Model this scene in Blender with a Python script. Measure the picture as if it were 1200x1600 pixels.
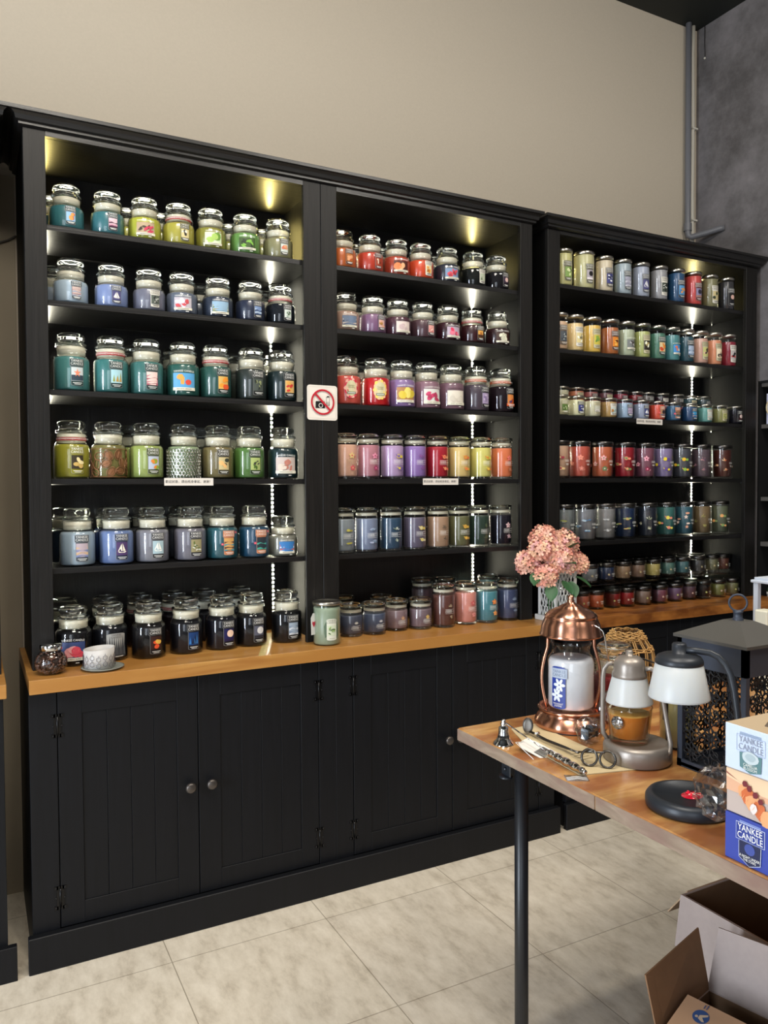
import bpy, math, random, json
from math import sin, cos, pi, radians
from mathutils import Vector, Matrix
random.seed(7)
SC = bpy.context.scene
COL = SC.collection
for o in list(bpy.data.objects): bpy.data.objects.remove(o)

# ------------------------------------------------------------------ camera
cd = bpy.data.cameras.new('camera'); cam = bpy.data.objects.new('camera', cd); COL.objects.link(cam)
FW = Vector((0.46645914, 0.8840474, -0.02959839)); RT = Vector((0.8843415, -0.4668056, -0.00571328)); UP = Vector((0.01886751, 0.02351007, 0.99954554))
M = Matrix((RT, UP, -FW)).transposed().to_4x4(); M.translation = Vector((0.024721, -2.599006, 1.42))
cam.matrix_world = M
cd.sensor_fit = 'HORIZONTAL'; cd.sensor_width = 36.0; cd.lens = 1218.35/1200*36; cd.clip_start = .02
SC.camera = cam
# ------------------------------------------------------------------ render look
SC.view_settings.view_transform = 'Standard'; SC.view_settings.look = 'None'
SC.view_settings.gamma = 1.0; SC.view_settings.exposure = 0.38; SC.view_settings.use_curve_mapping = False
cy = SC.cycles
cy.max_bounces = 8; cy.diffuse_bounces = 3; cy.glossy_bounces = 4; cy.transmission_bounces = 8; cy.transparent_max_bounces = 24
cy.use_denoising = True; cy.sample_clamp_indirect = 6.0; cy.blur_glossy = 0.4
cy.caustics_reflective = True; cy.caustics_refractive = True
W = bpy.data.worlds.new('world'); SC.world = W; W.use_nodes = True
W.node_tree.nodes['Background'].inputs[0].default_value = (.62, .7, .85, 1)
W.node_tree.nodes['Background'].inputs[1].default_value = 0.25

def area(name, loc, target, sx, sy, power, col, shape='RECTANGLE'):
    l = bpy.data.lights.new(name, 'AREA'); l.shape = shape; l.size = sx; l.size_y = sy; l.energy = power; l.color = col
    o = bpy.data.objects.new(name, l); COL.objects.link(o); o.location = loc
    d = Vector(target) - Vector(loc); o.rotation_euler = d.to_track_quat('-Z', 'Y').to_euler()
    return o
# daylight through the tall glass door in the left wall, and the shop front behind the camera
area('daylight_door', (-3.12, -1.9, 1.35), (1.5, -1.7, 1.2), 0.58, 2.5, 125, (.80, .89, 1.0))
area('daylight_shopfront', (-1.6, -5.35, 1.7), (.8, 0, 1.1), 2.6, 2.4, 60, (.86, .92, 1.0))
# ceiling panels of the room (warm white)
area('ceiling_panel_a', (0.2, -1.9, 3.8), (0.5, -.6, 1.0), 1.0, 1.0, 58, (1.0, .93, .82))
area('ceiling_panel_b', (2.3, -2.5, 3.8), (2.2, -1.2, 0.8), 0.8, 0.8, 44, (1.0, .94, .85))
for i, (x, y) in enumerate(((-.7, -1.3), (.35, -1.25), (1.4, -1.3), (2.45, -1.35), (1.1, -3.2), (2.2, -3.0))):
    l = bpy.data.lights.new('ceiling_spot', 'SPOT'); l.energy = 34; l.spot_size = radians(80); l.spot_blend = .8; l.shadow_soft_size = .045; l.color = (1, .93, .82)
    o = bpy.data.objects.new('ceiling_spot', l); COL.objects.link(o); o.location = (x, y, 3.85)
    d = Vector((x + .05, y + .75, 0)) - o.location; o.rotation_euler = d.to_track_quat('-Z', 'Y').to_euler()

# ------------------------------------------------------------------ materials
def lin(h):
    if not isinstance(h, str): return tuple(h) + (1.0,)
    v = [int(h[i:i+2], 16)/255 for i in (0, 2, 4)]
    return tuple((c/12.92 if c <= .04045 else ((c+.055)/1.055)**2.4) for c in v) + (1.0,)
MC = {}
def newmat(name):
    m = bpy.data.materials.new(name); m.use_nodes = True
    nt = m.node_tree; b = nt.nodes['Principled BSDF']
    return m, nt, b
def node(nt, t, **k):
    n = nt.nodes.new(t)
    for a, v in k.items(): setattr(n, a, v)
    return n
def pm(hexc, rough=.5, metal=0., spec=None, bump=0, bscale=200., var=0., coat=0., emit=0, sss=0., trans=0., coord='Object'):
    key = (hexc, rough, metal, spec, bump, bscale, var, coat, emit, sss, trans)
    if key in MC: return MC[key]
    m, nt, b = newmat('m_%s_%d' % (hexc, len(MC)))
    b.inputs['Base Color'].default_value = lin(hexc); b.inputs['Roughness'].default_value = rough; b.inputs['Metallic'].default_value = metal
    if spec is not None: b.inputs['Specular IOR Level'].default_value = spec
    if coat: b.inputs['Coat Weight'].default_value = coat; b.inputs['Coat Roughness'].default_value = .05
    if sss: b.inputs['Subsurface Weight'].default_value = sss; b.inputs['Subsurface Radius'].default_value = (.02, .015, .01); b.inputs['Subsurface Scale'].default_value = .5
    if emit: b.inputs['Emission Color'].default_value = lin(hexc); b.inputs['Emission Strength'].default_value = emit
    if trans: b.inputs['Transmission Weight'].default_value = trans
    if var or bump:
        tc = node(nt, 'ShaderNodeTexCoord'); nz = node(nt, 'ShaderNodeTexNoise'); nz.inputs['Scale'].default_value = bscale; nz.inputs['Detail'].default_value = 5
        nt.links.new(tc.outputs[coord], nz.inputs['Vector'])
        if bump:
            bp = node(nt, 'ShaderNodeBump'); bp.inputs['Strength'].default_value = bump; bp.inputs['Distance'].default_value = .001
            nt.links.new(nz.outputs['Fac'], bp.inputs['Height']); nt.links.new(bp.outputs['Normal'], b.inputs['Normal'])
        if var:
            mx = node(nt, 'ShaderNodeMix', data_type='RGBA', blend_type='MULTIPLY'); mx.inputs['Factor'].default_value = 1
            rp = node(nt, 'ShaderNodeMapRange'); rp.inputs['From Min'].default_value = .3; rp.inputs['From Max'].default_value = .7
            rp.inputs['To Min'].default_value = 1-var; rp.inputs['To Max'].default_value = 1+var
            nt.links.new(nz.outputs['Fac'], rp.inputs['Value']); nt.links.new(rp.outputs['Result'], mx.inputs['B'])
            mx.inputs['A'].default_value = lin(hexc); nt.links.new(mx.outputs['Result'], b.inputs['Base Color'])
    MC[key] = m; return m
def streaky(name, c1, c2, axis, rough=.4, scale=6, stretch=14, bump=.15, c3=None, patch=0, distort=1.5, spec=.5, world=False):
    """wood-like: noise stretched along an axis, with fine grain bump"""
    m, nt, b = newmat(name); b.inputs['Roughness'].default_value = rough; b.inputs['Specular IOR Level'].default_value = spec
    tc = node(nt, 'ShaderNodeTexCoord'); mp = node(nt, 'ShaderNodeMapping'); s = [scale*stretch]*3; s[axis] = scale
    mp.inputs['Scale'].default_value = s
    src = tc.outputs['Object']
    if world:
        g = node(nt, 'ShaderNodeNewGeometry'); src = g.outputs['Position']
    nt.links.new(src, mp.inputs['Vector'])
    nz = node(nt, 'ShaderNodeTexNoise'); nz.inputs['Scale'].default_value = 1; nz.inputs['Detail'].default_value = 6; nz.inputs['Distortion'].default_value = distort
    nt.links.new(mp.outputs['Vector'], nz.inputs['Vector'])
    cr = node(nt, 'ShaderNodeValToRGB'); e = cr.color_ramp.elements
    e[0].position = .3; e[0].color = lin(c1); e[1].position = .7; e[1].color = lin(c2)
    nt.links.new(nz.outputs['Fac'], cr.inputs['Fac']); out = cr.outputs['Color']
    if c3:
        n2 = node(nt, 'ShaderNodeTexNoise'); n2.inputs['Scale'].default_value = patch; n2.inputs['Detail'].default_value = 3
        mp2 = node(nt, 'ShaderNodeMapping'); s2 = [2.2]*3; s2[axis] = 1; mp2.inputs['Scale'].default_value = s2
        nt.links.new(src, mp2.inputs['Vector']); nt.links.new(mp2.outputs['Vector'], n2.inputs['Vector'])
        rr = node(nt, 'ShaderNodeMapRange'); rr.inputs['From Min'].default_value = .42; rr.inputs['From Max'].default_value = .62
        nt.links.new(n2.outputs['Fac'], rr.inputs['Value'])
        mx = node(nt, 'ShaderNodeMix', data_type='RGBA'); nt.links.new(rr.outputs['Result'], mx.inputs['Factor'])
        nt.links.new(out, mx.inputs['A']); mx.inputs['B'].default_value = lin(c3); out = mx.outputs['Result']
    nt.links.new(out, b.inputs['Base Color'])
    bp = node(nt, 'ShaderNodeBump'); bp.inputs['Strength'].default_value = bump; bp.inputs['Distance'].default_value = .002
    nt.links.new(nz.outputs['Fac'], bp.inputs['Height']); nt.links.new(bp.outputs['Normal'], b.inputs['Normal'])
    return m
def thin_glass(name, tint=(1, 1, 1), rough=.02, base=.05, edge=.85, pw=3.2):
    m = bpy.data.materials.new(name); m.use_nodes = True; nt = m.node_tree; nt.nodes.clear()
    o = node(nt, 'ShaderNodeOutputMaterial'); mx = node(nt, 'ShaderNodeMixShader'); t = node(nt, 'ShaderNodeBsdfTransparent'); g = node(nt, 'ShaderNodeBsdfGlossy')
    t.inputs[0].default_value = tint + (1,); g.inputs['Roughness'].default_value = rough
    lw = node(nt, 'ShaderNodeLayerWeight'); lw.inputs['Blend'].default_value = .5
    p = node(nt, 'ShaderNodeMath', operation='POWER'); p.inputs[1].default_value = pw; nt.links.new(lw.outputs['Facing'], p.inputs[0])
    q = node(nt, 'ShaderNodeMath', operation='MULTIPLY_ADD'); q.inputs[1].default_value = edge; q.inputs[2].default_value = base; nt.links.new(p.outputs[0], q.inputs[0])
    nt.links.new(q.outputs[0], mx.inputs[0]); nt.links.new(t.outputs[0], mx.inputs[1]); nt.links.new(g.outputs[0], mx.inputs[2]); nt.links.new(mx.outputs[0], o.inputs[0])
    return m
def real_glass(name, col=(1, 1, 1), rough=0., ior=1.45):
    m = bpy.data.materials.new(name); m.use_nodes = True; nt = m.node_tree; nt.nodes.clear()
    o = node(nt, 'ShaderNodeOutputMaterial'); g = node(nt, 'ShaderNodeBsdfGlass'); g.inputs['Color'].default_value = col + (1,); g.inputs['Roughness'].default_value = rough; g.inputs['IOR'].default_value = ior
    nt.links.new(g.outputs[0], o.inputs[0]); return m
JAR_GLASS = thin_glass('jar_glass'); LID_GLASS = real_glass('lid_glass', (.97, .98, .96)); ACRYLIC = thin_glass('acrylic', (.93, .95, .95), .01, .05, .9, 2.5)
CLEAR_BAG = thin_glass('clear_film', (.9, .91, .93), .12, .10, .6, 1.6)
AMBER_GLASS = thin_glass('amber_glass', (.96, .86, .70), .02, .06, .8)
SEAL = pm('e2dec8', .35, trans=.25); STEEL = pm('b8b4aa', .28, 1.0); DARKLID = pm('5c5a58', .3, 1.0); CHROME = pm('d8d8d8', .08, 1.0)
BLACKV = streaky('black_wood_upright', '0f0e0d', '1b1917', 2, .46, 3, 26, .35, spec=.3)
BACKV = streaky('black_wood_back', '0e0e0f', '1b1a19', 2, .33, 4, 30, .3, spec=.5)
INNERV = streaky('black_wood_inner', '09090a', '111110', 2, .5, 3, 26, .2, spec=.10)
BLACKH = streaky('black_wood_level', '0d0d0f', '1a1918', 0, .36, 3, 26, .3, spec=.55)
BASEBLK = streaky('painted_base', '0b0c0f', '101115', 2, .5, 3, 30, .06, spec=.26)
OAK = streaky('oak_worktop', 'a06c34', 'c0904e', 0, .35, 2.2, 16, .1, 'a87438', 3)
OAKR = streaky('pine_worktop', '8c5424', 'b87838', 0, .38, 2.0, 14, .1, '6c3c18', 6)
TABLEW = streaky('table_wood', '9a6c3c', 'bc9058', 0, .24, 4, 5, .06, '8c5630', 7, 2.5, .6)
TABLEE = streaky('table_edge', '82705f', '9c8a78', 1, .6, 9, 4, .3, '80665a', 9)
KRAFT = pm('a88f74', .8, bump=.1, bscale=60, var=.05); CARDW = pm('a89a94', .75, bump=.05, bscale=80, var=.03); CARDBR = pm('6a5038', .85, var=.05, bscale=40)
WHITE = pm('d8d8d4', .5); TXTW = pm('f0f0ea', .5); BLACKM = pm('17191c', .42, bump=.06, bscale=900)
COPPER = None
def brushed(name, col, rough=.25, scale=(1, 1, 60)):
    m, nt, b = newmat(name); b.inputs['Base Color'].default_value = lin(col); b.inputs['Metallic'].default_value = 1; b.inputs['Roughness'].default_value = rough
    tc = node(nt, 'ShaderNodeTexCoord'); mp = node(nt, 'ShaderNodeMapping'); mp.inputs['Scale'].default_value = scale
    nz = node(nt, 'ShaderNodeTexNoise'); nz.inputs['Scale'].default_value = 10; nz.inputs['Detail'].default_value = 3
    bp = node(nt, 'ShaderNodeBump'); bp.inputs['Strength'].default_value = .08; bp.inputs['Distance'].default_value = .0005
    nt.links.new(tc.outputs['Object'], mp.inputs[0]); nt.links.new(mp.outputs[0], nz.inputs['Vector']); nt.links.new(nz.outputs[0], bp.inputs['Height']); nt.links.new(bp.outputs[0], b.inputs['Normal'])
    return m
COPPER = brushed('brushed_copper', 'cc947a', .26)
_nt = COPPER.node_tree; _b = _nt.nodes['Principled BSDF']; _t = node(_nt, 'ShaderNodeTangent', direction_type='RADIAL', axis='Z'); _nt.links.new(_t.outputs[0], _b.inputs['Tangent']); _b.inputs['Anisotropic'].default_value = .85; _b.inputs['Anisotropic Rotation'].default_value = .25
PEWTER = pm('8c847c', .38, .55, bump=.1, bscale=300)

# ------------------------------------------------------------------ mesh helpers
class MB:
    def __init__(s): s.v = []; s.f = []; s.mi = []; s.sm = []; s.mats = []
    def m(s, mat):
        if mat not in s.mats: s.mats.append(mat)
        return s.mats.index(mat)
    def add(s, vs, fs, mat, smooth=False):
        b = len(s.v); s.v += [tuple(v) for v in vs]; k = s.m(mat)
        for f in fs: s.f.append([b+i for i in f]); s.mi.append(k); s.sm.append(smooth)
    def box(s, x0, x1, y0, y1, z0, z1, mat, bev=0.):
        if bev:
            b = bev; vs = []; 
            # chamfered box: 24 verts
            import itertools
            idx = {}
            for sx, sy, sz in itertools.product((0, 1), repeat=3):
                X = (x0, x1)[sx]; Y = (y0, y1)[sy]; Z = (z0, z1)[sz]; dx = b if sx == 0 else -b; dy = b if sy == 0 else -b; dz = b if sz == 0 else -b
                idx[(sx, sy, sz, 0)] = len(vs); vs.append((X, Y+dy, Z+dz)); idx[(sx, sy, sz, 1)] = len(vs); vs.append((X+dx, Y, Z+dz)); idx[(sx, sy, sz, 2)] = len(vs); vs.append((X+dx, Y+dy, Z))
            fs = []; q = lambda *k: idx[k]
            for a in (0, 1):
                fs.append([q(a, 0, 0, 0), q(a, 1, 0, 0), q(a, 1, 1, 0), q(a, 0, 1, 0)]); fs.append([q(0, a, 0, 1), q(1, a, 0, 1), q(1, a, 1, 1), q(0, a, 1, 1)]); fs.append([q(0, 0, a, 2), q(1, 0, a, 2), q(1, 1, a, 2), q(0, 1, a, 2)])
                for c in (0, 1):
                    fs.append([q(a, c, 0, 0), q(a, c, 1, 0), q(a, c, 1, 1), q(a, c, 0, 1)]); fs.append([q(a, 0, c, 0), q(a, 1, c, 0), q(a, 1, c, 2), q(a, 0, c, 2)]); fs.append([q(0, a, c, 1), q(1, a, c, 1), q(1, a, c, 2), q(0, a, c, 2)])
            for c in itertools.product((0, 1), repeat=3): fs.append([idx[c+(0,)], idx[c+(1,)], idx[c+(2,)]])
            s.add(vs, fs, mat); return
        vs = [(x, y, z) for z in (z0, z1) for y in (y0, y1) for x in (x0, x1)]
        s.add(vs, [(0, 2, 3, 1), (4, 5, 7, 6), (0, 1, 5, 4), (2, 6, 7, 3), (0, 4, 6, 2), (1, 3, 7, 5)], mat)
    def lathe(s, prof, mat, n=28, cx=0, cy=0, cz=0, smooth=True, a0=0, sx=1, sy=1):
        vs = []; fs = []; rings = []
        for r, z in prof:
            if r < 1e-6: rings.append([len(vs)]); vs.append((cx, cy, cz+z))
            else:
                rings.append(list(range(len(vs), len(vs)+n)))
                for i in range(n): a = a0+2*pi*i/n; vs.append((cx+r*cos(a)*sx, cy+r*sin(a)*sy, cz+z))
        for A, B in zip(rings, rings[1:]):
            for i in range(n):
                j = (i+1) % n
                if len(A) == 1 and len(B) == 1: continue
                if len(A) == 1: fs.append([A[0], B[j], B[i]])
                elif len(B) == 1: fs.append([A[i], A[j], B[0]])
                else: fs.append([A[i], A[j], B[j], B[i]])
        s.add(vs, fs, mat, smooth)
    def tube(s, pts, r, mat, n=8, closed=False, rf=None):
        pts = [Vector(p) for p in pts]; vs = []; fs = []; N = len(pts); up = None
        for i, p in enumerate(pts):
            if closed: t = (pts[(i+1) % N]-pts[i-1])
            else: t = pts[min(i+1, N-1)]-pts[max(i-1, 0)]
            t.normalize()
            if up is None: up = t.orthogonal().normalized()
            else:
                up = (up - t*up.dot(t)); up = up.normalized() if up.length > 1e-6 else t.orthogonal().normalized()
            w = t.cross(up); rr = rf(i/(N-1)) if rf else r
            for k in range(n): a = 2*pi*k/n; vs.append(p+(up*cos(a)+w*sin(a))*rr)
        for i in range(N if closed else N-1):
            j = (i+1) % N
            for k in range(n): l = (k+1) % n; fs.append([i*n+k, i*n+l, j*n+l, j*n+k])
        if not closed: fs.append(list(range(n))[::-1]); fs.append(list(range((N-1)*n, N*n)))
        s.add(vs, fs, mat, True)
    def prism(s, poly, z0, z1, mat, ax=2):
        """poly in the plane across axis ax, extruded along it"""
        n = len(poly); vs = []
        for z in (z0, z1):
            for a, b in poly: vs.append((a, b, z) if ax == 2 else ((z, a, b) if ax == 0 else (a, z, b)))
        fs = [list(range(n))[::-1], list(range(n, 2*n))]+[[i, (i+1) % n, n+(i+1) % n, n+i] for i in range(n)]
        s.add(vs, fs, mat)
    def blob(s, c, r, mat, n=10, m=6, sc=(1, 1, 1), rot=None, smooth=True):
        vs = []; fs = []
        for j in range(m+1):
            t = pi*j/m
            for i in range(n):
                p = Vector((sin(t)*cos(2*pi*i/n)*r*sc[0], sin(t)*sin(2*pi*i/n)*r*sc[1], cos(t)*r*sc[2]))
                if rot is not None: p = rot @ p
                vs.append(p+Vector(c))
        for j in range(m):
            for i in range(n): k = (i+1) % n; fs.append([j*n+i, (j+1)*n+i, (j+1)*n+k, j*n+k])
        s.add(vs, fs, mat, smooth)
    def mesh(s, name):
        me = bpy.data.meshes.new(name); me.from_pydata(s.v, [], s.f)
        for mt in s.mats: me.materials.append(mt)
        me.polygons.foreach_set('material_index', s.mi); me.polygons.foreach_set('use_smooth', s.sm); me.update(); return me
    def build(s, name, parent=None, loc=None, kind=None):
        return link(name, s.mesh(name), parent, loc, kind)
def link(name, me, parent=None, loc=None, kind=None):
    o = bpy.data.objects.new(name, me); COL.objects.link(o)
    if parent is not None: o.parent = parent
    if loc is not None: o.location = loc
    if kind: o['kind'] = kind
    return o
LABELS = {}
def tag(o, label, cat, group=None):
    n = len(label.split())
    if n < 4 or n > 16: print('LABEL LENGTH', n, label)
    if label in LABELS: print('DUP LABEL', label)
    LABELS[label] = 1
    o['label'] = label; o['category'] = cat
    if group: o['group'] = group
    return o
def thing(name, label, cat, loc=(0, 0, 0), rz=0, group=None):
    o = bpy.data.objects.new(name, None); COL.objects.link(o); o.empty_display_size = .05; o.location = loc; o.rotation_euler = (0, 0, rz)
    return tag(o, label, cat, group)
def struct(name, mb): 
    o = mb.build(name, kind='structure'); return o

# ------------------------------------------------------------------ text and printed art, flat or wrapped round a jar
TC = {}
def text2d(s, size, sx=1.):
    if s not in TC:
        c = bpy.data.curves.new('t', 'FONT'); c.body = s; c.align_x = 'CENTER'; c.align_y = 'CENTER'; c.resolution_u = 2; c.space_line = .85
        o = bpy.data.objects.new('t', c); COL.objects.link(o)
        dg = bpy.context.evaluated_depsgraph_get(); me = bpy.data.meshes.new_from_object(o.evaluated_get(dg))
        TC[s] = ([(v.co.x, v.co.y) for v in me.vertices], [list(p.vertices) for p in me.polygons])
        bpy.data.objects.remove(o); bpy.data.curves.remove(c); bpy.data.meshes.remove(me)
    v, f = TC[s]; return [(a*size*sx, b*size) for a, b in v], f
class Art:
    """2D drawing in layers. r=0 : flat on the plane y=0 facing -Y; r>0 : wrapped round a cylinder of radius r about z"""
    def __init__(s, r=0, lift=.0005, step=.00035): s.r = r; s.mb = MB(); s.k = lift; s.step = step
    def P(s, u, v):
        if not s.r: return (u, -s.k, v)
        R = s.r+s.k; a = u/s.r; return (R*sin(a), -R*cos(a), v)
    def up(s): s.k += s.step
    def rect(s, cx, cz, w, h, mat, cut=0):
        n = max(1, int(w/.004)) if s.r else 1; vs = []; fs = []
        for i in range(n+1):
            t = i/n; u = cx-w/2+w*t; e = cut*min(1, abs(2*t-1)**4) if cut else 0
            vs += [s.P(u, cz-h/2+e), s.P(u, cz+h/2-e)]
        for i in range(n): fs.append([2*i, 2*i+2, 2*i+3, 2*i+1])
        s.mb.add(vs, fs, mat); s.up()
    def ell(s, cx, cz, rx, rz, mat, n=12, up=True, rot=0, wob=0, seed=0):
        rn = random.Random(seed); vs = [s.P(cx, cz)]
        for i in range(n):
            a = 2*pi*i/n; q = 1+wob*rn.uniform(-1, 1); x = rx*cos(a)*q; z = rz*sin(a)*q
            vs.append(s.P(cx+x*cos(rot)-z*sin(rot), cz+x*sin(rot)+z*cos(rot)))
        s.mb.add(vs, [[0, i+1, (i+1) % n+1] for i in range(n)], mat)
        if up: s.up()
    def poly(s, pts, mat, up=True):
        s.mb.add([s.P(*p) for p in pts], [list(range(len(pts)))], mat)
        if up: s.up()
    def text(s, t, cx, cz, size, mat, sx=1., arc=0):
        v, f = text2d(t, size, sx); s.mb.add([s.P(cx+a, cz+b-arc*a*a) for a, b in v], f, mat); s.up()
    def frame(s, cx, cz, w, h, t, mat):
        k = s.k
        for a in ((cx, cz+h/2, w, t), (cx, cz-h/2, w, t), (cx-w/2, cz, t, h), (cx+w/2, cz, t, h)): s.rect(*a, mat); s.k = k
        s.up()
def paint(A, kind, cols, cx, cz, w, h, seed):
    """a small picture in a w x h window"""
    rn = random.Random(seed); c = [pm(x, .45) for x in cols]
    while len(c) < 3: c.append(c[-1])
    X = lambda t: cx+t*w/2; Z = lambda t: cz+t*h/2
    if kind in ('fruit', 'flower', 'leaf', 'shell', 'mosaic'):
        n = {'fruit': 5, 'flower': 8, 'leaf': 9, 'shell': 4, 'mosaic': 8}[kind]
        for i in range(n):
            r = w*rn.uniform(.16, .26)*(1.15 if kind in ('fruit', 'shell') else .75)
            A.ell(X(rn.uniform(-.62, .62)), Z(rn.uniform(-.7, .55)), r, r*rn.uniform(.5, .95) if kind != 'leaf' else r*.4, c[1+i % 2], 9, rot=rn.uniform(0, 3), wob=.25 if kind == 'flower' else .08, seed=i)
            if kind in ('fruit', 'flower') and i % 2 == 0: pass
    elif kind == 'wave':
        for i, t in enumerate((.45, .05, -.4, -.75)):
            A.poly([(X(-.98), Z(t)), (X(-.3), Z(t+rn.uniform(-.12, .2))), (X(.35), Z(t+rn.uniform(-.2, .12))), (X(.98), Z(t+.05)), (X(.98), Z(t-.28)), (X(-.98), Z(t-.3))], c[1+i % 2])
    elif kind == 'boat':
        A.poly([(X(-.1), Z(.75)), (X(.05), Z(-.35)), (X(-.75), Z(-.35))], c[1]); A.poly([(X(.05), Z(.85)), (X(.6), Z(-.35)), (X(.12), Z(-.35))], c[1])
        A.poly([(X(-.8), Z(-.42)), (X(.75), Z(-.42)), (X(.45), Z(-.6)), (X(-.5), Z(-.6))], c[1])
    elif kind == 'star':
        pts = [(X(.62*(1 if i % 2 == 0 else .36)*sin(pi*i/5)), cz+h*.08+w/2*.8*(1 if i % 2 == 0 else .36)*cos(pi*i/5)) for i in range(10)]
        A.rect(cx, Z(-.55), w*.98, h*.4, c[2]); A.poly(pts, c[1])
    elif kind == 'moon': A.ell(X(.25), Z(.25), w*.34, w*.36, c[1], 16, wob=.04); A.rect(cx, Z(-.75), w*.98, h*.2, c[2])
    elif kind in ('tree', 'palm'):
        for i in range(5):
            x = rn.uniform(-.8, .8); t = rn.uniform(-.1, .7); A.poly([(X(x), Z(t)), (X(x+.22), Z(-.8)), (X(x-.22), Z(-.8))], c[1 + i % 2], False)
        A.up()
    elif kind == 'drink':
        A.poly([(X(-.35), Z(.5)), (X(.05), Z(.5)), (X(0), Z(-.5)), (X(-.3), Z(-.5))], c[1]); A.ell(X(.4), Z(-.2), w*.15, h*.2, c[2], 9); A.ell(X(-.4), Z(.55), w*.16, w*.14, c[1], 7, wob=.3)
def sprout(A, kind, cols, cx, cz, s, seed):
    """loose printed motif straight on the glass, radius s"""
    rn = random.Random(seed); c = [pm(x, .45) for x in cols]; c0, c1 = c[0], c[-1]
    if kind in ('sprig', 'palm'):
        for i in range(7):
            a = rn.uniform(.2, 2.9); l = s*rn.uniform(.5, 1.1); A.poly([(cx-.0006, cz-s*.3), (cx+.0006, cz-s*.3), (cx+l*cos(a)+.001, cz-s*.3+l*sin(a)), (cx+l*cos(a)-.001, cz-s*.3+l*sin(a))], c0 if i % 2 else c1, False)
            A.ell(cx+l*.6*cos(a), cz-s*.3+l*.6*sin(a), s*.28, s*.09, c1 if i % 2 else c0, 6, False, rot=a+.5)
        A.up()
    elif kind == 'cloud':
        for i in range(4): A.ell(cx+rn.uniform(-.8, .8)*s, cz+rn.uniform(-.25, .35)*s, s*rn.uniform(.35, .7), s*rn.uniform(.14, .26), c0 if i % 2 else c1, 9, True, wob=.1, seed=i)
    elif kind == 'lotus':
        for a in (.5, 1.0, 1.57, 2.14, 2.64): A.ell(cx+s*.45*cos(a), cz-s*.2+s*.55*sin(a), s*.42, s*.13, c0, 7, rot=a)
    elif kind in ('fruit', 'lemon'):
        A.ell(cx, cz, s*.55, s*.5, c0, 12); A.ell(cx, cz, s*.36, s*.33, c1 if kind == 'fruit' else c0, 10); A.ell(cx+s*.85, cz-s*.1, s*.4, s*.36, c0 if kind == 'fruit' else c1, 9, wob=.1)
        A.ell(cx-s*.6, cz+s*.25, s*.35, s*.12, c1, 6, rot=2.4)
    elif kind == 'star':
        A.poly([(cx+s*.7*(1 if i % 2 == 0 else .38)*sin(pi*i/5), cz+s*.7*(1 if i % 2 == 0 else .38)*cos(pi*i/5)) for i in range(10)], c1); A.ell(cx+s*.4, cz+s*1.1, s*.6, s*.3, c0, 9, wob=.15)
    else:
        for i in range(5):
            a = 2*pi*i/5+.3; A.ell(cx+s*.42*cos(a), cz+s*.42*sin(a), s*.36, s*.24, c0, 8, False, rot=a)
        A.up(); A.ell(cx, cz, s*.2, s*.2, c1, 8); A.ell(cx+s*.8, cz-s*.35, s*.3, s*.1, c1, 6, rot=.8)

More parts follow.
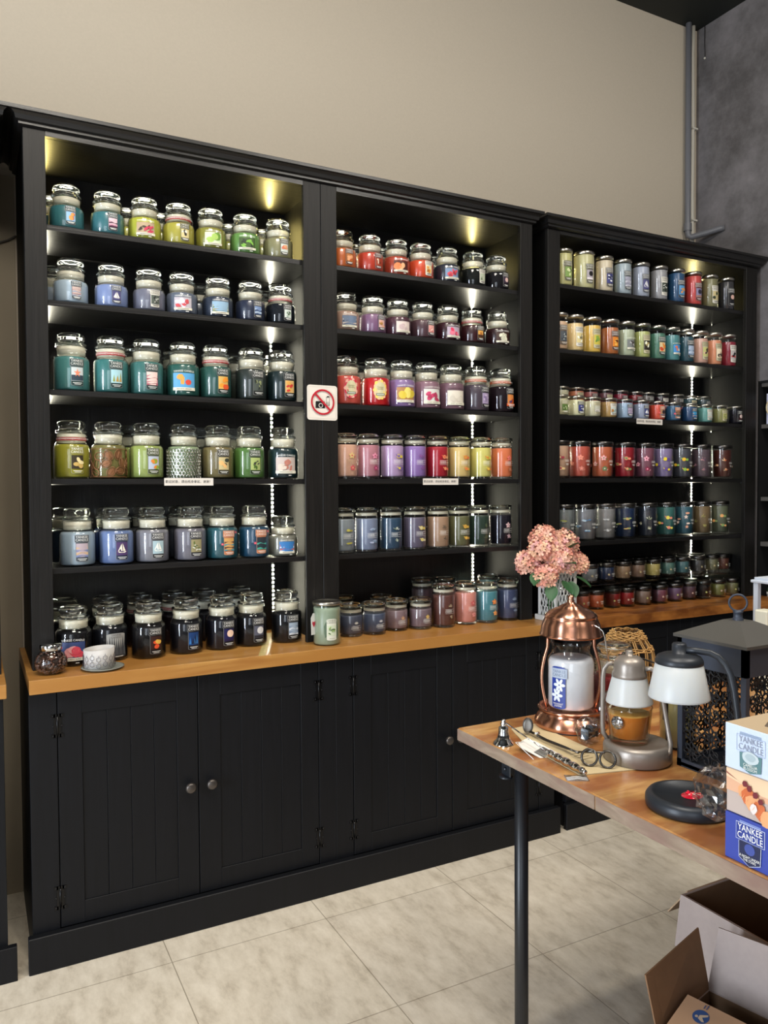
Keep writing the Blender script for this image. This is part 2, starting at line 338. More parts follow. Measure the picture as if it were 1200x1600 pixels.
S_Z, T_Z, DATA = json.loads(r'''[{"1":2.238,"2":2.008,"3":1.7336,"4":1.4573,"5":1.1784,"6":0.8688},{"1":2.2955,"2":2.018,"3":1.7343,"4":1.4613,"5":1.1821,"6":0.8688},[["M","L",1,0.306,0.083,2.238,"2f6f74","tall","fruit:8fb8d8,e8a050,d8603c","teal","jar with orange sunset sticker"],
["M","L",1,0.43,0.083,2.238,"2f6f78","tall","wave:e8c8d0,d89ab0,5a3048","teal","jar with pink ribbon sticker"],
["M","L",1,0.547,0.083,2.238,"b0b428","wide","leaf:b8a080,c83050,3c3020","yellow-green","jar with wide woven basket label"],
["M","L",1,0.659,0.083,2.238,"a8a030","tall","shell:d8c890,302818,f0e8d0","mustard","jar with red neck band","b"],
["M","L",1,0.769,0.083,2.238,"8a8828","wide","fruit:d8e8c0,a8c860,6a9830","olive","jar with pale melon label"],
["M","L",1,0.892,0.083,2.238,"5f9440","wide","leaf:405828,7cb840,203018","leaf green","jar with wide herb label"],
["M","L",1,1.014,0.083,2.238,"868258","tall","fruit:c8d0c8,e0a070,d07050","olive grey","jar with portrait sticker beside light strip"],
["M","L",1,0.273,0.205,2.238,"2a4a4a","","","dark teal","jar half hidden at the back left corner"],
["M","L",1,0.513,0.205,2.238,"b8b838","","","yellow-green","jar peeping between teal and yellow-green jars"],
["M","L",1,0.627,0.205,2.238,"a8a838","","","mustard","jar peeping between the basket label and banded jars"],
["M","L",1,0.871,0.205,2.238,"989a30","","","olive","jar peeping between melon and herb label jars"],
["M","L",1,0.998,0.205,2.238,"a0a840","","","light olive","jar peeping beside the strip behind herb jar"],
["M","L",2,0.315,0.083,2.008,"9fb4c4","tall","wave:c8b0a8,b89898,a0a8b8","pale ice blue","jar with faded grey sticker"],
["M","L",2,0.438,0.083,2.008,"7488bc","tall","boat:4a4878,f4f0e8,302850","periwinkle","jar with sailboat sticker"],
["M","L",2,0.558,0.083,2.008,"6c6e80","tallw","leaf:505850,c8c8c0,202020","smoky grey","jar with white portrait sticker"],
["M","L",2,0.667,0.083,2.008,"5a6478","wide","flower:c0b8c0,e8d8e8,c84850","slate blue","jar with wide blossom label"],
["M","L",2,0.791,0.083,2.008,"2a3448","wide","wave:90b0c8,a89850,6a7838","navy","jar with wide beach grass label"],
["M","L",2,0.908,0.083,2.008,"242c44","tall","wave:7890b8,b8c8d8,405070","midnight navy","jar with narrow water sticker"],
["M","L",2,1.021,0.083,2.008,"10161e","tall","leaf:d0d8d0,508048,203020","blue-black","jar with red neck band","b"],
["M","L",2,0.275,0.205,2.008,"8898a8","","","grey","jar peeping from the left back corner"],
["M","L",2,0.757,0.205,2.008,"303c50","","","navy","jar peeping between blossom and beach label jars"],
["M","L",2,1.005,0.205,2.008,"283040","","","navy","jar peeping left of the banded one"],
["L","L",3,0.313,0.085,1.7336,"3e807c","tall","star:c8d0d0,e88a68,30404c","teal","jar with starfish sticker"],
["L","L",3,0.433,0.085,1.7336,"2f7472","tall","palm:a8d0d8,90984a,d09050","teal","jar with red neck band","b"],
["L","L",3,0.547,0.085,1.7336,"35706c","tall","wave:ecd0c8,c88890,a85a68","muted teal","jar with pink sand sticker"],
["L","L",3,0.668,0.085,1.7336,"1e5850","wide","drink:58a0d0,f0a040,d84838","deep green","jar with cocktail picture label","","BAHAMA BREEZE"],
["L","L",3,0.781,0.085,1.7336,"1d5048","tall","fruit:d8b060,f09830,e05828","forest green","jar with red neck band","b"],
["L","L",3,0.909,0.085,1.7336,"26302c","tall","leaf:48504a,98a070,202820","charcoal green","jar with dark leaf sticker"],
["L","L",3,1.024,0.085,1.7336,"122426","tall","fruit:d8b070,c83830,e0a850","near-black green","jar with festive fruit sticker"],
["L","L",3,0.54,0.207,1.7336,"35605c","","","teal","jar hidden behind the pink sand sticker jar"],
["L","L",3,0.672,0.207,1.7336,"2c5450","","","teal","jar hidden behind the cocktail label jar"],
["L","L",3,0.9,0.207,1.7336,"303830","","","dark","jar hidden behind the dark leaf sticker jar"],
["L","L",3,1.021,0.207,1.7336,"505848","","","dark olive","jar peeping between the two rightmost jars"],
["L","L",4,0.309,0.085,1.4573,"94901c","tallo","shell:383020,e8d8a0,c8a860","olive yellow","jar with red neck band","b"],
["L","L",4,0.422,0.085,1.4573,"6f6a30","sleeve","leafsleeve:6a4028","olive","jar in brown metal leaf sleeve"],
["L","L",4,0.543,0.085,1.4573,"8fa048","tall","fruit:b8c0d0,e08838,90a838","yellow-green","jar with orange fruit sticker"],
["L","L",4,0.667,0.085,1.4573,"849a70","sleeve","mosaic:c8d0d0","sage","jar in silver hexagon mosaic sleeve"],
["L","L",4,0.785,0.085,1.4573,"706438","tall","shell:c8b888,e8b878,303830","brown-olive","jar with shell sticker"],
["L","L",4,0.898,0.085,1.4573,"46742a","tall","leaf:a8b870,486828,383038","green","jar with plum and leaf sticker"],
["L","L",4,1.026,0.085,1.4573,"10282c","wide","flower:c8b8b0,b87868,d8c8b8","dark teal","jar with wide coral label"],
["L","L",4,0.514,0.207,1.4573,"98a848","","","yellow-green","jar peeping right of the leaf sleeve jar"],
["L","L",4,0.749,0.207,1.4573,"505c40","","","sage","jar peeping right of mosaic sleeve jar"],
["L","L",4,0.872,0.207,1.4573,"80905a","","","green","jar peeping between shell and plum sticker jars"],
["L","L",5,0.322,0.085,1.1784,"8ea2b0","tall","wave:b8a8b0,d0b088,7a88b0","ice blue","jar with pastel beach sticker"],
["L","L",5,0.442,0.085,1.1784,"5d74a8","tall","boat:503c68,f0e8d8,282848","cornflower blue","jar with sailboat sticker"],
["L","L",5,0.558,0.085,1.1784,"74747e","tall","boat:a8c0c8,f0f0e8,d8c8b8","pale grey","jar with white garden chair sticker"],
["L","L",5,0.685,0.085,1.1784,"666470","tall","leaf:98906a,d8d8c8,5a6a38","grey","jar with pebble path sticker"],
["L","L",5,0.797,0.085,1.1784,"14505c","trop","wave:d0a060,604038,4890a0","ocean teal","jar with hibiscus sunset sticker"],
["L","L",5,0.914,0.085,1.1784,"103e5c","trop","wave:283038,283840,48a090","deep ocean blue","jar with hibiscus grotto sticker"],
["M","L",5,1.022,0.083,1.1784,"77776a","wide","wave:3878b8,c86048,e8e0d8","small grey-olive","jar with blue bay label"],
["L","L",5,0.301,0.207,1.1784,"1c2c3c","","","dark navy","jar hidden behind pastel beach jar"],
["L","L",5,0.44,0.207,1.1784,"2a4890","","","royal blue","jar hidden behind sailboat jar"],
["L","L",5,0.56,0.207,1.1784,"606068","","","grey","jar hidden behind garden chair jar"],
["L","L",5,0.683,0.207,1.1784,"383c48","","","dark grey","jar hidden behind pebble path jar"],
["L","L",5,0.806,0.207,1.1784,"183c48","","","dark teal","jar hidden behind sunset hibiscus jar"],
["L","L",6,0.302,0.05,0.8688,"08080c","wide","fruit:384878,d84858,e8a0a0","black","jar with fig and berry label","","MULBERRY & FIG"],
["L","L",6,0.415,0.068,0.8688,"0a0c12","tree","","black","jar with misty forest label"],
["L","L",6,0.534,0.047,0.8688,"0c0a0c","tall","fruit:381c18,e85830,e8b850","black","jar with autumn leaves and candle sticker"],
["L","L",6,0.661,0.057,0.8688,"0a0a10","tall","tree:183c70,3878b8,101830","black","jar with blue night trees sticker"],
["L","L",6,0.786,0.062,0.8688,"0a0a14","tall","moon:1c1c50,f0d0b8,201840","black","jar with full moon sticker"],
["L","L",6,0.895,0.07,0.8688,"0a0a0e","tall","moon:585a68,d8d8d8,282830","black","jar with grey seashell sticker"],
["L","L",6,1.028,0.07,0.8688,"08090c","tall","wave:98a8b8,7888a0,d0d8e0","black","jar with pale blue water sticker"],
["L","L",6,0.294,0.249,0.8688,"14141c","","","black","jar behind the fig and berry jar"],
["L","L",6,0.427,0.249,0.8688,"14141c","","","black","jar behind the misty forest jar"],
["L","L",6,0.544,0.249,0.8688,"180c10","","","black","jar with red band behind autumn leaves jar","b"],
["L","L",6,0.663,0.249,0.8688,"180c14","","","black","jar with red band behind night trees jar","b"],
["L","L",6,0.774,0.249,0.8688,"0c0c14","","","black","jar behind, left of the full moon jar"],
["L","L",6,0.908,0.249,0.8688,"0c0c14","","","black","jar in the back row near the light strip"],
["M","M",1,1.268,0.083,2.238,"d06020","tall","fruit:b06828,e8a070,c85020","orange","jar with spice sticker against the stile"],
["M","M",1,1.384,0.083,2.238,"c03018","tall","drink:a04028,e8c8b0,702010","red-orange","jar with tall drink sticker"],
["M","M",1,1.5,0.083,2.238,"b03820","wide","fruit:502018,e88048,e8b080","rust red","jar with wide orange slices label"],
["M","M",1,1.609,0.083,2.238,"d84018","tallw","fruit:e8d8a8,e09030,a86020","bright orange","jar with cream portrait sticker"],
["M","M",1,1.732,0.083,2.238,"242838","wide","flower:7890b0,d84858,a82838","navy","jar with wide red berry label"],
["M","M",1,1.859,0.083,2.238,"0a0e0c","tallw","tree:b8c0a8,607050,e8e8d8","black-green","jar with pale forest sticker"],
["M","M",1,1.975,0.083,2.238,"0c0a10","tall","moon:3c2840,e8c8c0,201420","black","jar with mauve portrait sticker at the right"],
["M","M",1,1.39,0.205,2.238,"a88838","","","amber","jar peeping between the two leftmost jars"],
["M","M",1,1.505,0.205,2.238,"805038","","","brown","jar peeping between drink and orange slice jars"],
["M","M",1,1.746,0.205,2.238,"50584a","","","grey-green","jar peeping left of the red berry jar"],
["M","M",1,1.999,0.205,2.238,"303830","","","dark","jar peeping between the two black jars"],
["M","M",2,1.281,0.083,2.008,"a88470","wide","wave:687890,c8b8a8,383c50","tan pink","jar with dusk sea label"],
["M","M",2,1.395,0.083,2.008,"7c5478","tall","fruit:d8b0a8,e0a890,b08040","violet","jar with peach sticker"],
["M","M",2,1.504,0.083,2.008,"502838","widew","flower:e0d0c8,d8c8c0,c8b0b0","burgundy","jar with blank cream label"],
["M","M",2,1.617,0.083,2.008,"4c3038","tall","flower:e0a098,d87878,f0d0c0","dusky plum","jar with floral sticker"],
["M","M",2,1.734,0.083,2.008,"300c18","wide","flower:b8a8b8,d83058,e87890","wine","jar with pink blossom label"],
["M","M",2,1.852,0.083,2.008,"300e14","tall","star:e0a850,a86028,402010","wine red","jar with orange neck band","b"],
["M","M",2,1.981,0.083,2.008,"281014","wide","flower:402820,e0e0c8,c8c8b0","dark wine","jar with white blossoms label"],
["M","M",2,1.394,0.205,2.008,"785878","","","mauve","jar peeping right of the dusk sea jar"],
["M","M",2,1.509,0.205,2.008,"604858","","","mauve","jar peeping between peach and cream label jars"],
["M","M",2,1.628,0.205,2.008,"b0a8a0","","","pale","jar peeping right of the cream label jar"],
["M","M",2,1.745,0.205,2.008,"584850","","","plum","jar peeping left of pink blossom jar"],
["L","M",3,1.283,0.085,1.7336,"d84a3c","wreath","d03048,f0b0a0","coral","jar with flower wreath label"],
["L","M",3,1.408,0.085,1.7336,"c80c14","wreath","f0b890,f0d060","bright red","jar with fruit wreath label"],
["L","M",3,1.521,0.085,1.7336,"8868a0","wide","fruit:b08050,d8c040,e8d870","lavender","jar with lemon basket label","","LEMON LAVENDER"],
["L","M",3,1.635,0.085,1.7336,"8a6070","wide","flower:d8d8d0,d04870,b03858","dusty mauve","jar with pink sprig label","","CHERRY BLOSSOM"],
["L","M",3,1.75,0.085,1.7336,"745060","widew","flower:e0d8c8,d8d0c0,d0c8b8","plum","jar with pale blank label","","SWEET NOTHINGS"],
["L","M",3,1.872,0.085,1.7336,"483c48","tall","flower:a898b8,c8b8d0,8878a0","grey-plum","jar with lilac sticker","o"],
["L","M",3,1.999,0.085,1.7336,"180c14","tallh","shell:d88848,58406c,c05018","black","jar with halloween plum label","o"],
["L","M",3,1.405,0.207,1.7336,"a86850","","","coral","jar peeping left of bright red jar"],
["L","M",3,1.529,0.207,1.7336,"a09078","","","pale","jar peeping between red and lavender jars"],
["L","M",3,1.652,0.207,1.7336,"908070","","","pale","jar peeping between lemon and sprig label jars"],
["L","M",3,1.771,0.207,1.7336,"98a090","","","grey-green","jar peeping between sprig and pale label jars"],
["L","M",3,1.893,0.207,1.7336,"a0a890","","","pale green","jar peeping left of the lilac sticker jar"],
["L","M",3,2.023,0.207,1.7336,"909890","","","pale grey","jar peeping between the two banded jars"],
["G","M",4,1.273,0.076,1.4573,"dca488","sig","flower:e0c080,c84858","peach","jar with red berry print"],
["G","M",4,1.368,0.076,1.4573,"b4707c","sig","flower:e090a8,a03860","rose pink","jar with orchid print"],
["G","M",4,1.473,0.076,1.4573,"b090bc","sig","fruit:e0cc40,7058a8","pale lilac","jar with lemon and lavender print"],
["G","M",4,1.576,0.076,1.4573,"8c68b0","sig","sprig:a060a0,704888","purple","jar with lavender sprig print"],
["G","M",4,1.679,0.076,1.4573,"b01424","sig","fruit:e0a070,e86850","crimson","jar with apple print"],
["G","M",4,1.783,0.076,1.4573,"d8b868","sig","fruit:e87848,d8a040","butter yellow","jar with grapefruit print"],
["G","M",4,1.89,0.076,1.4573,"d0c860","sig","fruit:e0d050,d88848","lemon yellow","jar with lemon print"],
["G","M",4,1.996,0.076,1.4573,"dc6c3c","sig","flower:e87870,a06848","orange","jar with hibiscus print"],
["G","M",5,1.259,0.076,1.1784,"7c868c","sig","cloud:c8c060,a8a048","grey","jar with yellow island print"],
["G","M",5,1.359,0.076,1.1784,"707c98","sig","cloud:8098b0,a8b0c8","blue-grey","jar with cloud print"],
["G","M",5,1.465,0.076,1.1784,"24405a","sig","sprig:d8d8d0,688058","dark slate blue","jar with white driftwood print"],
["G","M",5,1.573,0.076,1.1784,"5c5468","sig","fruit:d8c060,d0c8a0","smoky purple","jar with lemon blossom print"],
["G","M",5,1.681,0.076,1.1784,"a07c60","sig","sprig:706050,584c40","tan","jar with vanilla pod print"],
["G","M",5,1.782,0.076,1.1784,"5c5c38","sig","fruit:d8b048,c89848","olive","jar with citrus print"],
["G","M",5,1.878,0.076,1.1784,"24382c","sig","sprig:587850,786850","dark green","jar with fir sprig print"],
["G","M",5,1.991,0.076,1.1784,"14121c","sig","flower:d8b8b8,a08890","black","jar with pale flower print"],
["H","M",6,1.276,0.047,0.8688,"404658","sigs","lotus:c8c8c0","slate blue","small jar with lotus print at left"],
["H","M",6,1.373,0.042,0.8688,"444e68","sigs","lotus:c8c8c8","denim blue","small jar with lotus print, second"],
["H","M",6,1.484,0.069,0.8688,"7c6468","sigs","flower:b89070,c8a888","dusty rose","small jar third from left"],
["H","M",6,1.584,0.052,0.8688,"6c5860","sigs","flower:d8b860,b09088","mauve","small jar with yellow flower print"],
["G","M",6,1.684,0.04,0.8688,"583028","sig","sprig:b0a080,907868","chestnut brown","jar with twig print"],
["G","M",6,1.799,0.053,0.8688,"d08070","sig","flower:c86060,e09890","salmon pink","jar with rose print"],
["G","M",6,1.895,0.041,0.8688,"3c7c88","sig","flower:e88848,f0a860","turquoise","jar with orange flower print"],
["G","M",6,2.006,0.048,0.8688,"384468","sig","lotus:8898b0","denim blue","jar with lotus print at right"],
["H","M",6,1.337,0.249,0.8688,"505460","","","slate","small jar peeping behind the leftmost one"],
["H","M",6,1.487,0.197,0.8688,"50484c","","","grey","small jar peeping between second and third"],
["G","M",6,1.707,0.247,0.8688,"503840","","","dark mauve","jar behind the yellow flower print jar"],
["G","M",6,1.81,0.225,0.8688,"784440","","","reddish brown","jar behind the twig print jar"],
["G","M",6,2.027,0.215,0.8688,"488890","","","turquoise","jar behind the orange flower print jar"],
["P","R",1,2.324,0.07,2.2955,"c8c47c","tall","fruit:80a050,d8e0a8,405828","pale lime","pillar with green apple sticker"],
["Q","R",1,2.447,0.076,2.2955,"bcb880","tall","moon:a8a0a8,181418,e0d8d8","wide pale yellow","pillar with bridal sticker"],
["P","R",1,2.562,0.07,2.2955,"c8b898","tall","flower:383c78,f0f0f0,202850","cream","pillar with blue flower sticker"],
["P","R",1,2.674,0.07,2.2955,"98a8b0","tall","wave:a0a0b0,888898,c8c8d0","ice blue","pillar with faded sticker"],
["P","R",1,2.787,0.07,2.2955,"98a0b4","tall","boat:484878,f0f0f0,202040","light blue","pillar with sailboat sticker"],
["P","R",1,2.904,0.07,2.2955,"949498","tallw","leaf:404840,d0d0c8,181818","light grey","pillar with white leaf sticker"],
["P","R",1,3.019,0.07,2.2955,"1e4c78","tall","fruit:5898c8,d89858,3878a8","ocean blue","pillar with shell sticker"],
["P","R",1,3.135,0.07,2.2955,"d0403c","tall","moon:8880a0,302838,a07868","coral red","pillar with cave sticker"],
["P","R",1,3.25,0.07,2.2955,"7c7850","tallw","shell:c8b888,90987a,303828","khaki","pillar with leafy sticker"],
["P","R",1,3.368,0.07,2.2955,"2c2c30","tall","moon:101014,e0b8a8,181820","charcoal","pillar with moon sticker"],
["P","R",2,2.299,0.07,2.018,"d8b088","tall","leaf:505860,c0c8c8,303840","peach beige","pillar cut off by the stile"],
["P","R",2,2.388,0.07,2.018,"dcbc78","tallw","flower:d8c890,f0f0e0,807858","pale yellow","pillar with white flowers sticker"],
["P","R",2,2.49,0.07,2.018,"dcb040","tally","fruit:c8b848,80a040,60883c","yellow","pillar with lemon tree sticker"],
["P","R",2,2.597,0.07,2.018,"b05c24","tall","fruit:d88028,f0b850,602818","burnt orange","pillar with spiced orange sticker"],
["P","R",2,2.695,0.07,2.018,"a8b494","widen","leaf:787c7c,c8c8c8,382c28","mint grey","pillar with grey landscape sticker"],
["P","R",2,2.794,0.07,2.018,"a8b060","tally","shell:282018,f0f0d8,a89860","lime","pillar with coconut sticker"],
["P","R",2,2.893,0.07,2.018,"447c64","tall","fruit:d8c090,e88c30,c84820","sea green","pillar with orange fruit sticker"],
["P","R",2,2.989,0.07,2.018,"488c90","wide","drink:4890d0,e87848,d8d8c8","aqua","pillar with cocktail sticker"],
["P","R",2,3.084,0.07,2.018,"1f4c5c","tall","wave:a8b8d0,c8d8e8,6888a8","deep teal","pillar with silver blue sticker"],
["P","R",2,3.182,0.07,2.018,"d09c88","tally","fruit:c8c880,403828,e0b8a0","pale pink","pillar with pear sticker"],
["P","R",2,3.28,0.07,2.018,"e08c60","tally","shell:f0e0c0,484038,c8a888","peach","pillar with cream sticker"],
["P","R",2,3.385,0.07,2.018,"90182c","tallw","flower:b8b0b0,c83838,202020","cherry red","pillar with red flower sticker"],
["U","R",3,2.305,0.067,1.7343,"c4c090","tallo","leaf:587838,c8d8a0,384820","cream","tumbler with green sticker"],
["U","R",3,2.396,0.067,1.7343,"ccc898","tall","flower:303878,f0f0f0,202850","ivory","tumbler with blue flower sticker"],
["U","R",3,2.491,0.067,1.7343,"c4c09c","tally","flower:b8b8a8,e8e0e0,888078","pale cream","tumbler with cameo sticker"],
["U","R",3,2.588,0.067,1.7343,"b08848","tallw","shell:c0c8c0,90a8a8,a87838","caramel","tumbler with seaside sticker"],
["U","R",3,2.686,0.067,1.7343,"8ca8c4","tall","wave:a898b0,b8a8b8,8888a0","sky blue","tumbler with pastel sticker"],
["U","R",3,2.789,0.067,1.7343,"8c98b4","tall","boat:404878,f0f0f0,202040","steel blue","tumbler with sailboat sticker"],
["U","R",3,2.893,0.067,1.7343,"dc4830","trop","moon:a88060,302830,686878","tomato red","tumbler with cave sticker"],
["U","R",3,2.997,0.067,1.7343,"285c84","trop","wave:906850,303030,487888","ocean blue","tumbler with hibiscus sticker"],
["U","R",3,3.108,0.067,1.7343,"1c4474","tall","wave:4098c8,d8a078,2860a0","cobalt","tumbler with shell sticker"],
["U","R",3,3.216,0.067,1.7343,"589c94","tallw","wave:c8d0c8,d8b0a0,a8c8c0","turquoise","tumbler with pale sticker"],
["U","R",3,3.324,0.067,1.7343,"848448","tally","leaf:a8a868,c8c888,606830","moss green","tumbler with leafy sticker"],
["U","R",3,3.437,0.067,1.7343,"10101c","tall","moon:181014,e8d0c8,401820","black","tumbler with moon sticker"],
["U","R",3,2.413,0.189,1.7923,"c8c4a0","","","cream","tumbler at the left end of the raised back row"],
["U","R",3,2.504,0.189,1.7923,"c06c48","tally","fruit:c87858,d08868,b86040","coral","tumbler in the raised back row"],
["U","R",3,2.59,0.189,1.7923,"a0504c","tall","fruit:b86858,d87868,903838","rose","tumbler in the raised back row"],
["U","R",3,2.681,0.189,1.7923,"6c3c44","tally","leaf:888078,b0a8a0,504848","dusky plum","tumbler in the raised back row"],
["U","R",3,2.779,0.189,1.7923,"8c1430","tall","leaf:a03848,884050,601828","raspberry","tumbler in the raised back row"],
["U","R",3,2.875,0.189,1.7923,"8c141c","tall","moon:802028,c89888,301818","ruby red","tumbler in the raised back row"],
["U","R",3,2.952,0.189,1.7923,"6c6460","tall","leaf:585850,706860,404040","grey-brown","tumbler in the raised back row"],
["U","R",3,3.05,0.189,1.7923,"281420","tallw","moon:b8a8b0,302028,c8b8b8","dark aubergine","tumbler in the raised back row"],
["U","R",3,3.155,0.189,1.7923,"5c5450","tall","leaf:282428,a0989a,484048","taupe","tumbler in the raised back row"],
["U","R",3,3.251,0.189,1.7923,"385860","tally","fruit:807c50,a89860,505c50","slate teal","tumbler in the raised back row"],
["U","R",3,3.35,0.189,1.7923,"2c444c","tall","fruit:a86830,c88848,405050","dark teal","tumbler at the right end of the raised back row"],
["W","R",4,2.302,0.073,1.4613,"d0a484","tum","fruit:a03848,e8c890","sand","tumbler cut off by the stile"],
["W","R",4,2.421,0.073,1.4613,"c8503c","tum","shell:e89078,c87868","coral pink","tumbler with seashell print"],
["W","R",4,2.556,0.073,1.4613,"c85c34","tum","flower:e8a8a8,508050","orange","tumbler with pink lily print"],
["W","R",4,2.693,0.073,1.4613,"a01020","tum","fruit:e88868,708850","crimson","tumbler with strawberry print"],
["W","R",4,2.819,0.073,1.4613,"84485c","tum","flower:f0a8b8,902848","mauve","tumbler with orchid print"],
["W","R",4,2.94,0.073,1.4613,"8878a4","tum","lemon:e8d030,604890","lavender","tumbler with lemon print"],
["W","R",4,3.066,0.073,1.4613,"484a54","tum","lemon:e8b830,90b850","grey","tumbler with orange fruit print"],
["W","R",4,3.2,0.073,1.4613,"5c4a54","tum","sprig:685070,d89890","dark mauve","tumbler with plum sprig print"],
["W","R",4,3.352,0.073,1.4613,"502018","tum","sprig:e8d8a8,e06838","chestnut","tumbler with antler and flower print"],
["W","R",5,2.336,0.077,1.1821,"707878","tum","cloud:989c50,8a9088","grey","tumbler behind the hydrangea heads"],
["W","R",5,2.455,0.073,1.1821,"74787e","tum","cloud:a8bcc8,5880a8","silver grey","tumbler with white cloud print"],
["W","R",5,2.589,0.089,1.1821,"848484","tum","cloud:c8c8c8,909090","pale grey","tumbler with sailboat and cloud print"],
["W","R",5,2.731,0.105,1.1821,"142848","tum","cloud:98a868,c8a868","navy","tumbler with green wave print"],
["W","R",5,2.866,0.101,1.1821,"1e2430","tum","sprig:e8e0c8,607850","blue-black","tumbler with white driftwood print"],
["W","R",5,3.013,0.121,1.1821,"357068","tum","lemon:e8d858,e89078","sea green","tumbler with lemon slice print"],
["W","R",5,3.144,0.127,1.1821,"306070","tum","star:e8a888,f0d8c8","teal","tumbler with starfish print"],
["W","R",5,3.279,0.134,1.1821,"7c6440","tum","palm:608038,c8a868","tan","tumbler with palm island print"],
["W","R",5,3.419,0.141,1.1821,"606850","tum","lemon:e8a868,88a060","moss","tumbler with orange slices print"],
["K","R",6,2.446,0.088,0.8688,"c06048","tiny","moon:c8c878","coral","jar on worktop under the clear risers"],
["K","R",6,2.529,0.083,0.8688,"c0542c","tiny","moon:d8b8a8","orange","jar on worktop under the clear risers"],
["K","R",6,2.627,0.081,0.8688,"8c0c18","tiny","moon:c8c878","dark red","jar on worktop under the clear risers"],
["K","R",6,2.71,0.076,0.8688,"9c1018","tiny","moon:d8b8a8","bright red","jar on worktop under the clear risers"],
["K","R",6,2.814,0.074,0.8688,"846c5c","tiny","moon:c8c878","taupe","jar on worktop under the clear risers"],
["K","R",6,2.919,0.071,0.8688,"74384c","tiny","moon:d8b8a8","berry mauve","jar on worktop under the clear risers"],
["K","R",6,3.03,0.08,0.8688,"64486c","tiny","moon:c8c878","lavender","jar on worktop under the clear risers"],
["K","R",6,3.139,0.091,0.8688,"503848","tiny","moon:d8b8a8","plum","jar on worktop under the clear risers"],
["K","R",6,3.227,0.079,0.8688,"101014","tiny","moon:c8c878","black","jar on worktop under the clear risers"],
["K","R",6,3.337,0.079,0.8688,"707438","tiny","moon:d8b8a8","yellow-green","jar on worktop under the clear risers"],
["K","R",6,3.444,0.084,0.8688,"686840","tiny","moon:c8c878","olive","jar on worktop under the clear risers"],
["K","R",6,2.508,0.102,0.9868,"70787c","tiny","moon:c8b888","steel grey","jar on top of the clear risers"],
["K","R",6,2.619,0.109,0.9868,"182c54","tiny","moon:c8b888","navy","jar on top of the clear risers"],
["K","R",6,2.725,0.114,0.9868,"9c7c5c","tiny","moon:c8b888","tan","jar on top of the clear risers"],
["K","R",6,2.825,0.12,0.9868,"846450","tiny","moon:c8b888","cocoa","jar on top of the clear risers"],
["K","R",6,2.932,0.125,0.9868,"bcac58","tiny","moon:c8b888","yellow","jar on top of the clear risers"],
["K","R",6,3.039,0.131,0.9868,"487468","tiny","moon:c8b888","sea green","jar on top of the clear risers"],
["K","R",6,3.143,0.136,0.9868,"3c6c70","tiny","moon:c8b888","teal","jar on top of the clear risers"],
["K","R",6,3.265,0.144,0.9868,"383838","tiny","moon:c8b888","charcoal","jar on top of the clear risers"],
["K","R",6,3.372,0.149,0.9868,"6c6848","tiny","moon:c8b888","khaki","jar on top of the clear risers"],
["K","R",6,3.459,0.154,0.9868,"5c2c20","tiny","moon:c8b888","russet","jar on top of the clear risers"],
["K","R",6,2.765,0.23,0.9868,"605850","","","dark-lidded","jar in back row on the risers behind the navy one"],
["K","R",6,2.857,0.23,0.9868,"605850","","","dark-lidded","jar in back row on the risers behind the tan one"],
["K","R",6,2.947,0.23,0.9868,"605850","","","dark-lidded","jar in back row on the risers behind the cocoa one"],
["K","R",6,3.049,0.23,0.9868,"605850","","","dark-lidded","jar in back row on the risers behind the yellow one"],
["K","R",6,3.157,0.23,0.9868,"605850","","","dark-lidded","jar in back row on the risers behind the sea green one"],
["K","R",6,3.254,0.23,0.9868,"605850","","","dark-lidded","jar in back row on the risers behind the teal one"],
["K","R",6,3.353,0.23,0.9868,"605850","","","dark-lidded","jar in back row on the risers behind the charcoal one"],
["K","R",6,2.701,0.172,0.8688,"604048","","","dark-lidded","jar under the risers behind the dark red one"],
["K","R",6,2.825,0.172,0.8688,"604048","","","dark-lidded","jar under the risers behind the bright red one"],
["K","R",6,2.923,0.172,0.8688,"604048","","","dark-lidded","jar under the risers behind the taupe one"],
["K","R",6,3.045,0.172,0.8688,"604048","","","dark-lidded","jar under the risers behind the berry mauve one"],
["K","R",6,3.143,0.172,0.8688,"604048","","","dark-lidded","jar under the risers behind the lavender one"],
["K","R",6,3.244,0.172,0.8688,"604048","","","dark-lidded","jar under the risers behind the plum one"]]]''')
# ------------------------------------------------------------------ room shell
XR = 3.56; YW = .42; ZC = 3.9; XL = -3.2; YF = -5.5
fl, nt, b = newmat('stone_tile_floor')
g = node(nt, 'ShaderNodeNewGeometry'); mp = node(nt, 'ShaderNodeMapping'); mp.inputs['Location'].default_value = (-.027, .26, 0); nt.links.new(g.outputs['Position'], mp.inputs['Vector'])
br = node(nt, 'ShaderNodeTexBrick', offset=0.0, squash=1.0); br.inputs['Scale'].default_value = 1; br.inputs['Brick Width'].default_value = .503; br.inputs['Row Height'].default_value = .495; br.inputs['Mortar Size'].default_value = .0016; br.inputs['Mortar Smooth'].default_value = .1; br.inputs['Bias'].default_value = 0
br.inputs['Color1'].default_value = (1, 1, 1, 1); br.inputs['Color2'].default_value = (.93, .93, .94, 1); br.inputs['Mortar'].default_value = (.5, .48, .45, 1); nt.links.new(mp.outputs[0], br.inputs['Vector'])
m2 = node(nt, 'ShaderNodeMapping'); m2.inputs['Scale'].default_value = (14, 6, 8); m2.inputs['Rotation'].default_value = (0, 0, .1); nt.links.new(g.outputs['Position'], m2.inputs['Vector'])
n1 = node(nt, 'ShaderNodeTexNoise'); n1.inputs['Scale'].default_value = 1.3; n1.inputs['Detail'].default_value = 9; n1.inputs['Roughness'].default_value = .68; nt.links.new(m2.outputs[0], n1.inputs['Vector'])
